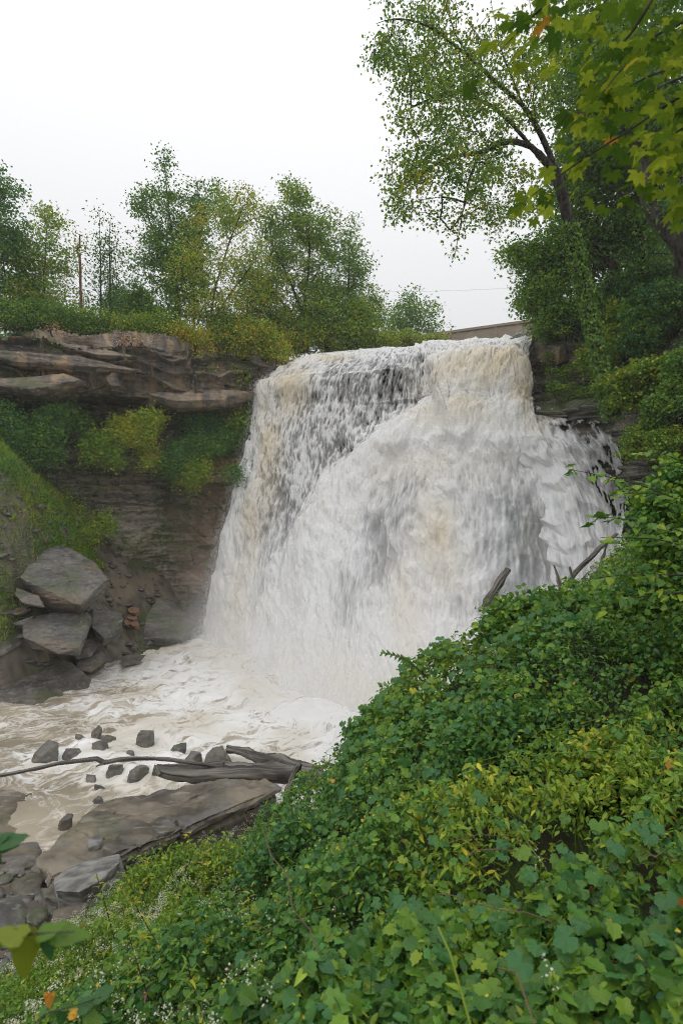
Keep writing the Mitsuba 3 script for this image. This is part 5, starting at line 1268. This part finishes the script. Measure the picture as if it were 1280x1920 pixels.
def stem_ply(pts, r0, r1, n=14, bsdf='bark', wob=.01, seed=0):
    q_ = smooth_path(pts, n, wob, seed)
    return mikit.ply(tube_vf(q_, np.linspace(r0, r1, n), 6), bsdf, 60)


GRAPE = variants(GRAPE_OUT, 8, [.10, .16, .22, .12, .28, .08, .2, .34], [.62, .5, .55, .75, .5, .7, .45, .6], .10, 300)
GRAPE_Y = variants(GRAPE_OUT, 2, [.5, .62], [.6, .6], .10, 320)
VINES = [('large-leaved vine with broad toothed leaves at the bottom right of the hillside', 150, (1.2, 3.2, .85, 1.1), .062, [(820, 1900, 2.6), (900, 1750, 3.2), (1050, 1640, 3.6), (1180, 1560, 4)]),
         ('large-leaved vine with pale leaves at the bottom centre, left of the broadest leaves', 120, (.05, 4.4, .6, 1.7), .060, [(700, 1930, 2.8), (690, 1800, 3.5), (640, 1700, 4.1)]),
         ('vine mounding over the crest of the hillside in front of the falls', 240, (2.6, 8.3, 1.1, 1.4), .080, [(1040, 1190, 8.4), (950, 1180, 8.4), (880, 1230, 8.2)]),
         ('vine trailing down the left brow of the hillside beside the pool', 260, (1.0, 7.2, .9, 1.8), .075, [(900, 1300, 7.4), (800, 1380, 7.4), (690, 1460, 8)])]
for vi, (lab, nl, (vx, vy, vrx, vry), sz, stem) in enumerate(VINES):
    key = num('grape_vine')
    labels[key] = {'label': lab, 'category': 'vine'}
    sel = np.nonzero((((wx - vx) / vrx) ** 2 + ((wy - vy) / vry) ** 2 < 1) & (dep < .16))[0]
    sel = r.choice(sel, min(nl, len(sel)), replace=False)
    for i in sel:
        c = q[i] + nn[i] * r.uniform(.04, .13)
        n = nn[i] * .5 + np.array([-.1, -.45, .7]) + r.normal(0, .30, 3)
        d = np.array([-.5, -.45, -.55]) + r.normal(0, .45, 3)
        g_ = GRAPE_Y[r.integers(2)] if r.random() < .008 else GRAPE[r.integers(8)]
        scene[pnum(key + '__leaf')] = place(g_, c, d, n, sz * r.uniform(.6, 1.25))
    st = PS(stem); st[:, 2] = hill_z(st[:, :2]) - .05
    scene[key + '__stem'] = stem_ply(st, .014, .006)

# sapling reaching in from the right edge
OV = variants(OVATE_OUT, 6, [.28, .36, .22, .42, .3, .5], [.5, .6, .45, .6, .55, .6], .14, 340)
key = num('sapling')
labels[key] = {'label': 'sapling with sprays of pointed leaves reaching in from the right edge', 'category': 'sapling'}
SB = [[(1400, 1000, 6.6), (1280, 940, 6.5), (1170, 900, 6.4), (1068, 881, 6.3)], [(1400, 1040, 6.5), (1290, 1000, 6.4), (1190, 974, 6.2), (1100, 970, 6.2)], [(1400, 1060, 6.3), (1300, 1030, 6.2), (1210, 1010, 6.0), (1125, 1008, 6)],
      [(1400, 950, 7), (1300, 880, 7), (1230, 850, 6.9), (1190, 852, 6.9)], [(1400, 1100, 6.2), (1290, 1080, 6.2), (1180, 1078, 6.1), (1085, 1092, 6.1)], [(1400, 1010, 6.8), (1300, 955, 6.8), (1215, 925, 6.7), (1150, 930, 6.7)], [(1400, 1150, 6), (1300, 1110, 6), (1200, 1120, 6), (1110, 1150, 6)]]
for i, b_ in enumerate(SB):
    pt = smooth_path(PS(b_), 26, .015, 400 + i)
    scene[pnum(key + '__branch')] = mikit.ply(tube_vf(pt, np.linspace(.012, .003, 26), 5), 'bark', 60)
    for k in range(36):
        t = r.uniform(.12, 1)
        c = np.array([np.interp(t * 25, np.arange(26), pt[:, a]) for a in range(3)])
        dirb_ = unit(pt[min(25, int(t * 25) + 1)] - pt[max(0, int(t * 25) - 1)])
        side = unit(np.cross(dirb_, [0, 0, 1])) * (1 if k % 2 else -1)
        c = c + side * r.uniform(0, .10) + [0, 0, r.normal(0, .03)]
        scene[pnum(key + '__leaf')] = place(OV[r.integers(6)], c, dirb_ * .6 + side * .8 + [0, 0, -.25] + r.normal(0, .25, 3), np.array([0, -.2, 1]) + r.normal(0, .35, 3), r.uniform(.09, .15))
tree('hillside_shrub', 'dark glossy shrub filling the right edge above the hillside growth', 'shrub', (1330, 1330, 6.2), [(1270, 890, 7.4, 34, 36, .4), (1240, 940, 7.4, 46, 40, .5), (1250, 1010, 7.2, 50, 70, .5), (1230, 1110, 7, 80, 60, .6), (1170, 1140, 7.6, 60, 40, .5), (1270, 1220, 6.4, 50, 80, .5), (1200, 1200, 7, 60, 50, .5)], n=420, per=14, leaf=.066, hue=.30, seed=201, spread=.10, tip=.003, r0=.02, thin=.2, tmpl=LEAF4, squash=.8)

for i, (bs, bl, hu, n_, lf, lab) in enumerate([
        ((1000, 1190, 8.6), [(985, 1140, 8.6, 60, 24, .5), (1060, 1125, 8.8, 50, 22, .5), (930, 1175, 8.5, 40, 22, .4)], .30, 170, .075, 'leafy bramble mound at the top of the hillside brow, against the white water'),
        ((770, 1400, 8.3), [(765, 1340, 8.5, 40, 40, .5), (800, 1380, 8.2, 50, 30, .5), (730, 1390, 8.5, 26, 24, .4)], .24, 150, .075, 'dark green bramble bulging from the left brow of the hillside'),
        ((930, 1420, 5.8), [(930, 1370, 5.9, 70, 40, .4), (990, 1340, 6.1, 50, 30, .4), (870, 1400, 5.8, 46, 34, .35)], .22, 170, .055, 'blue-green bush swelling out of the middle of the hillside'),
        ((1160, 1480, 4.8), [(1150, 1420, 4.9, 80, 40, .35), (1220, 1450, 4.7, 60, 40, .3), (1080, 1460, 4.9, 50, 34, .3)], .44, 190, .048, 'yellow-green bush of small leaves at the right of the hillside'),
        ((560, 1640, 6.2), [(560, 1580, 6.3, 56, 36, .35), (620, 1560, 6.4, 40, 34, .35), (500, 1620, 6.3, 44, 30, .3)], .20, 160, .05, 'rounded blue-green herb clump beside the huge brown slab'),
        ((330, 1680, 7.0), [(340, 1620, 7.2, 50, 26, .4), (270, 1650, 7.4, 40, 24, .4), (410, 1610, 7.2, 44, 22, .4)], .42, 150, .055, 'feathery yellow-green weeds in front of the huge brown slab')]):
    tree('bramble', lab, 'shrub', bs, bl, n=n_, per=13, leaf=lf, hue=hu, seed=260 + i, spread=.10, tip=.0025, r0=.012, thin=.3, tmpl=LEAF4 if i != 5 else LEAFN, squash=.8, b=.62)

# twig poking out over the falls
key = num('twig')
labels[key] = {'label': 'thin leafy twig poking out over the white water at the hillside brow', 'category': 'twig'}
pt = smooth_path(PS([(830, 1300, 8.3), (790, 1262, 8.3), (755, 1235, 8.3), (716, 1224, 8.3)]), 18, .01, 9)
scene[key + '__stem'] = mikit.ply(tube_vf(pt, np.linspace(.008, .003, 18), 5), 'bark', 60)
for k in range(26):
    t = 1 - .85 * k / 26
    c = np.array([np.interp(t * 17, np.arange(18), pt[:, a]) for a in range(3)])
    scene[pnum(key + '__leaf')] = place(OV[k % 3], c, np.array([-.5, r.normal(0, .3), (.8 if k % 2 else -.8)]), np.array([0, -.9, .5]) + r.normal(0, .3, 3), r.uniform(.06, .09))

# tall weeds with yellow-green lance leaves
LV = []
for i, (hu, b) in enumerate([(.46, .6), (.52, .7), (.40, .6), (.60, .6), (.34, .55), (.92, .5)]):
    v, f = lobed([(0, 1.0), (4, .78), (8, .58), (14, .40), (26, .25), (50, .15), (110, .10), (170, .05)], .2, 360 + i)
    LV.append(mikit.ply((v, f), 'leaf', True, uv=np.tile([[b, hu]], (len(v), 1))))
WEED = [([(218, 1780, 5.4), (200, 1710, 5.4), (180, 1640, 5.4)], 'tall yellow-green weed standing against the grey slab, leftmost of the tall weeds', 16), ([(352, 1930, 3.9), (322, 1830, 4), (268, 1725, 4.1), (250, 1690, 4.1)], 'tall weed with drooping lance leaves and a bare dark stem', 22), ([(300, 1930, 3.8), (262, 1820, 3.9), (240, 1750, 4)], 'weed with withered brown lower leaves beside the bare-stemmed one', 14),
        ([(480, 1760, 4.6), (468, 1700, 4.7), (472, 1660, 4.7)], 'short weed with yellow leaves amid the blue-green herb', 12), ([(395, 1930, 3.4), (372, 1880, 3.5), (350, 1800, 3.6)], 'leafy green weed right of the bare-stemmed one', 16), ([(560, 1930, 3.0), (556, 1880, 3.1), (540, 1830, 3.1)], 'bright green grassy weed at the bottom centre', 14)]
for wi, (st, lab, nl) in enumerate(WEED):
    key = num('tall_weed')
    labels[key] = {'label': lab, 'category': 'weed'}
    pt = smooth_path(PS(st), 20, .008, 500 + wi)
    scene[key + '__stem'] = mikit.ply(tube_vf(pt, np.linspace(.006, .003, 20), 5), 'bark', 60)
    for k in range(nl):
        t = .25 + .75 * (k + .5) / nl
        c = np.array([np.interp(t * 19, np.arange(20), pt[:, a]) for a in range(3)])
        a_ = k * 2.4
        lf = LV[5] if (wi == 2 and k < 3) else LV[3] if (wi == 3 and k % 3 == 0) or r.random() < .06 else LV[r.integers(5) if wi < 4 else 2 + 2 * r.integers(2)]
        scene[pnum(key + '__leaf')] = place(lf, c, [math.cos(a_), math.sin(a_) * .8, .25 - .5 * (1 - t) + r.normal(0, .1)], np.array([0, -.1, 1]) + r.normal(0, .25, 3), r.uniform(.075, .125) * (1.15 - .5 * t))

# leaves close to the lens at the left edge
EL = variants([(0, 1.0), (5, .86), (11, .76), (20, .62), (33, .50), (52, .42), (80, .36), (115, .27), (150, .16), (178, .08)], 4, [.12, .54, .34, .14], [.32, .16, .30, .26], .10, 380)
key = num('elm_twig')
labels[key] = {'label': 'blurred twig with a hanging yellow-green leaf at the lower left, close to the lens', 'category': 'twig'}
scene[key + '__stem'] = stem_ply(PS([(-60, 1768, 1.2), (20, 1756, 1.2), (90, 1750, 1.2), (140, 1748, 1.2)]), .0022, .0012, wob=.001)
for (x, y, D, dv, nv, s, v) in [(40, 1752, 1.2, (.02, 0, -1), (.05, -1, .15), .105, 1), (80, 1752, 1.22, (.35, -.1, -1), (-.2, -.9, .5), .062, 0), (108, 1752, 1.25, (.45, .2, -.8), (.4, -.8, .3), .05, 3), (75, 1752, 1.2, (1, .2, .35), (0, -.45, 1), .055, 2),
                                (105, 1750, 1.22, (1, .1, -.12), (0, -.4, 1), .075, 2), (40, 1757, 1.18, (-1, .2, .1), (0, -.35, 1), .07, 1), (130, 1750, 1.25, (.6, .3, -.9), (.6, -.7, .2), .045, 3), (20, 1757, 1.2, (-.9, -.2, .25), (0, -.5, 1), .06, 2)]:
    scene[pnum(key + '__leaf')] = place(EL[v], P(x, y, D), np.array(dv, float), np.array(nv, float), s)
key = num('elm_twig')
labels[key] = {'label': 'blurred tip of a green leafy twig at the left edge, beside the brown shallows', 'category': 'twig'}
scene[key + '__stem'] = stem_ply(PS([(-70, 1600, 1.6), (-20, 1588, 1.6), (10, 1582, 1.6)]), .002, .001, wob=.001)
for (x, y, D, dv, nv, s, v) in [(5, 1580, 1.6, (1, .1, .25), (0, -.5, 1), .075, 0), (-10, 1588, 1.6, (1, .2, -.02), (.1, -.5, 1), .065, 3), (-14, 1592, 1.6, (.5, 0, -1), (-.3, -.9, .3), .05, 3), (-25, 1583, 1.6, (.8, .1, .35), (0, -.6, 1), .07, 0)]:
    scene[pnum(key + '__leaf')] = place(EL[v], P(x, y, D), np.array(dv, float), np.array(nv, float), s)
AU = variants(OVATE_OUT, 2, [.76, .72], [.6, .7], .2, 390)
key = num('autumn_twig')
labels[key] = {'label': 'low twig with two orange autumn leaves at the bottom left corner', 'category': 'twig'}
scene[key + '__stem'] = stem_ply(PS([(20, 1990, 1.9), (90, 1900, 2.0), (130, 1890, 2.0), (190, 1870, 2.0)]), .003, .0015, wob=.002)
for (x, y, D, dv, nv, s, lf) in [(92, 1866, 1.95, (-.1, 0, -1), (.2, -1, .2), .055, AU[0]), (130, 1904, 2.0, (1, 0, .35), (-.1, -.7, .7), .05, AU[1]), (150, 1890, 2.0, (1, .1, .5), (0, -.5, 1), .075, EL[0]), (180, 1872, 2.0, (.8, .3, .4), (0, -.5, 1), .07, EL[0]), (120, 1900, 2.0, (-.3, .2, -.9), (.4, -.8, .4), .07, EL[3]), (165, 1905, 2.0, (.7, -.1, -.4), (0, -.6, .9), .07, EL[2])]:
    scene[pnum(key + '__leaf')] = place(lf, P(x, y, D), np.array(dv, float), np.array(nv, float), s)

# maple bough hanging in from the top right
MP = variants(MAPLE_OUT, 9, [.50, .44, .54, .36, .56, .46, .30, .52, .40], [.66, .42, .78, .20, .85, .34, .12, .62, .28], .12, 420, 'maple_leaf')
MO = variants(MAPLE_OUT, 2, [.74, .62], [.5, .6], .12, 440, 'maple_leaf')
MBR = [([(1500, 90, 3.5), (1290, 175, 3.45), (1170, 250, 3.4), (1075, 312, 3.3), (1010, 355, 3.25), (968, 395, 3.2)], 64), ([(1270, -120, 3.1), (1190, 50, 3.15), (1130, 120, 3.2), (1085, 180, 3.2), (1050, 235, 3.25)], 50), ([(1120, -120, 2.7), (1050, -20, 2.75), (985, 45, 2.75), (930, 105, 2.75)], 42),
       ([(1500, -60, 3), (1330, 20, 3.05), (1240, 60, 3.1), (1165, 130, 3.1), (1120, 190, 3.1)], 58), ([(1500, 260, 3.9), (1330, 315, 3.85), (1230, 345, 3.8), (1160, 360, 3.75)], 44), ([(1480, 120, 2.9), (1340, 200, 2.95), (1250, 260, 3), (1200, 300, 3)], 38)]
MB2 = [([(1500, -20, 4.2), (1300, 60, 4.2), (1180, 90, 4.1), (1100, 110, 4.1)], 75), ([(1480, 100, 4.3), (1320, 130, 4.3), (1200, 180, 4.2), (1110, 230, 4.1)], 75), ([(1300, -150, 4), (1180, -60, 4), (1080, 0, 4), (1010, 40, 4)], 75), ([(1480, 190, 4.4), (1340, 240, 4.4), (1240, 280, 4.3)], 70)]
MB3 = [([(1480, 60, 3.6), (1320, 110, 3.6), (1200, 150, 3.6), (1130, 200, 3.5)], 75), ([(1300, -160, 3.4), (1200, -60, 3.4), (1110, 30, 3.4), (1060, 90, 3.4)], 75), ([(1490, 180, 3.7), (1350, 210, 3.7), (1260, 240, 3.6)], 70), ([(1490, 250, 3.4), (1350, 290, 3.4), (1270, 330, 3.4)], 60)]
for lab, brs, sd in (('bough of large lobed maple leaves hanging lowest into the top right corner', MBR, 600), ('darker maple bough behind the lowest one, filling the top right corner', MB2, 700), ('dense middle maple bough between the lowest and the darker one', MB3, 800)):
    key = num('maple_branch')
    labels[key] = {'label': lab, 'category': 'branch'}
    pick = [0, 1, 2, 3, 4, 5, 6, 7, 8] if sd == 600 else [1, 3, 5, 6, 8, 3, 1, 0] if sd == 700 else [0, 1, 3, 5, 6, 7, 8]
    for bi, (ln, nl) in enumerate(brs):
        pt = smooth_path(PS(ln), 36, .012, sd + bi)
        scene[pnum(key + '__branch')] = mikit.ply(tube_vf(pt, np.linspace(.011, .002, 36), 6), 'bark', 60)
        for k in range(nl):
            t = 1 - (k / nl) ** 1.15 * .93
            c = pt[int(t * 35)]
            e_ = .22 * (1.05 - .70 * t) * (1.5 if sd >= 700 else 1)
            off = np.array([r.normal(0, .8), r.normal(0, 1.1), -abs(r.normal(0, .75)) + .25]) * e_
            d = unit(np.array([-.45, -.1, -.9]) + r.normal(0, .35, 3) + off * 1.5)
            n = np.array([-.15, -.55, .65]) + r.normal(0, .38, 3)
            m_ = MO[r.integers(2)] if r.random() < .02 else MP[pick[r.integers(len(pick))]]
            scene[pnum(key + '__leaf')] = place(m_, c + off, d, n, r.uniform(.052, .084))

# ------------------------------------------------------------------ damp air over the gorge and the mist at the foot of the falls
scene['air'] = {'type': 'homogeneous', 'albedo': {'type': 'rgb', 'value': [0.95, 0.95, 0.955]}, 'sigma_t': 0.0008}
scene['haze'] = {'type': 'cube', 'to_world': T().translate([0, 35, 13.5]).scale([260, 260, 26.0]), 'bsdf': {'type': 'null'}, 'interior': {'type': 'ref', 'id': 'air'}}
scene['camera']['medium'] = {'type': 'ref', 'id': 'air'}
tag('haze', 'thin damp air in the gorge', 'haze', kind='stuff')
lo, hi = np.array([-13.0, 17.5, -9.4]), np.array([5.0, 41.0, -1.0])
gx_, gy_, gz_ = [np.linspace(lo[i], hi[i], n_) for i, n_ in enumerate((54, 70, 28))]
GZ, GY, GX = np.meshgrid(gz_, gy_, gx_, indexing='ij')
pf = PchipInterpolator(np.arange(len(feet)), np.array(feet))(np.linspace(0, len(feet) - 1, 80))
dist = np.min(np.linalg.norm(np.stack([GX, GY], -1)[..., None, :] - (pf + [0.4, -1.2]), axis=-1), -1)
dens = np.exp(-(dist / 2.6) ** 2) * np.exp(-np.clip(GZ + 8.9, 0, None) / 2.3)
dens *= np.clip((GX + 10.2) / 3.0, 0, 1) * np.clip((39.5 - GY) / 3, 0, 1)
dens *= 0.35 + 1.3 * N(np.stack([GX, GY, GZ], -1), 0.55, 31, 3)
for ax, (l_, h_, G_) in enumerate(zip(lo, hi, (GX, GY, GZ))):
    dens *= np.clip((G_ - l_) / 1.2, 0, 1) ** (ax != 2) * np.clip((h_ - G_) / 1.5, 0, 1)
scene['spray_cloud'] = {'type': 'heterogeneous', 'albedo': {'type': 'rgb', 'value': [0.97, 0.97, 0.975]}, 'scale': 0.24,
                        'sigma_t': {'type': 'gridvolume', 'grid': mi.VolumeGrid(dens[..., None].astype(np.float32)), 'to_world': T().translate(lo.tolist()).scale((hi - lo).tolist())}}
scene['mist'] = {'type': 'cube', 'to_world': T().translate(((lo + hi) / 2).tolist()).scale(((hi - lo) / 2).tolist()), 'bsdf': {'type': 'null'}, 'interior': {'type': 'ref', 'id': 'spray_cloud'}, 'exterior': {'type': 'ref', 'id': 'air'}}
tag('mist', 'white mist hanging over the foot of the falls', 'mist', kind='stuff')
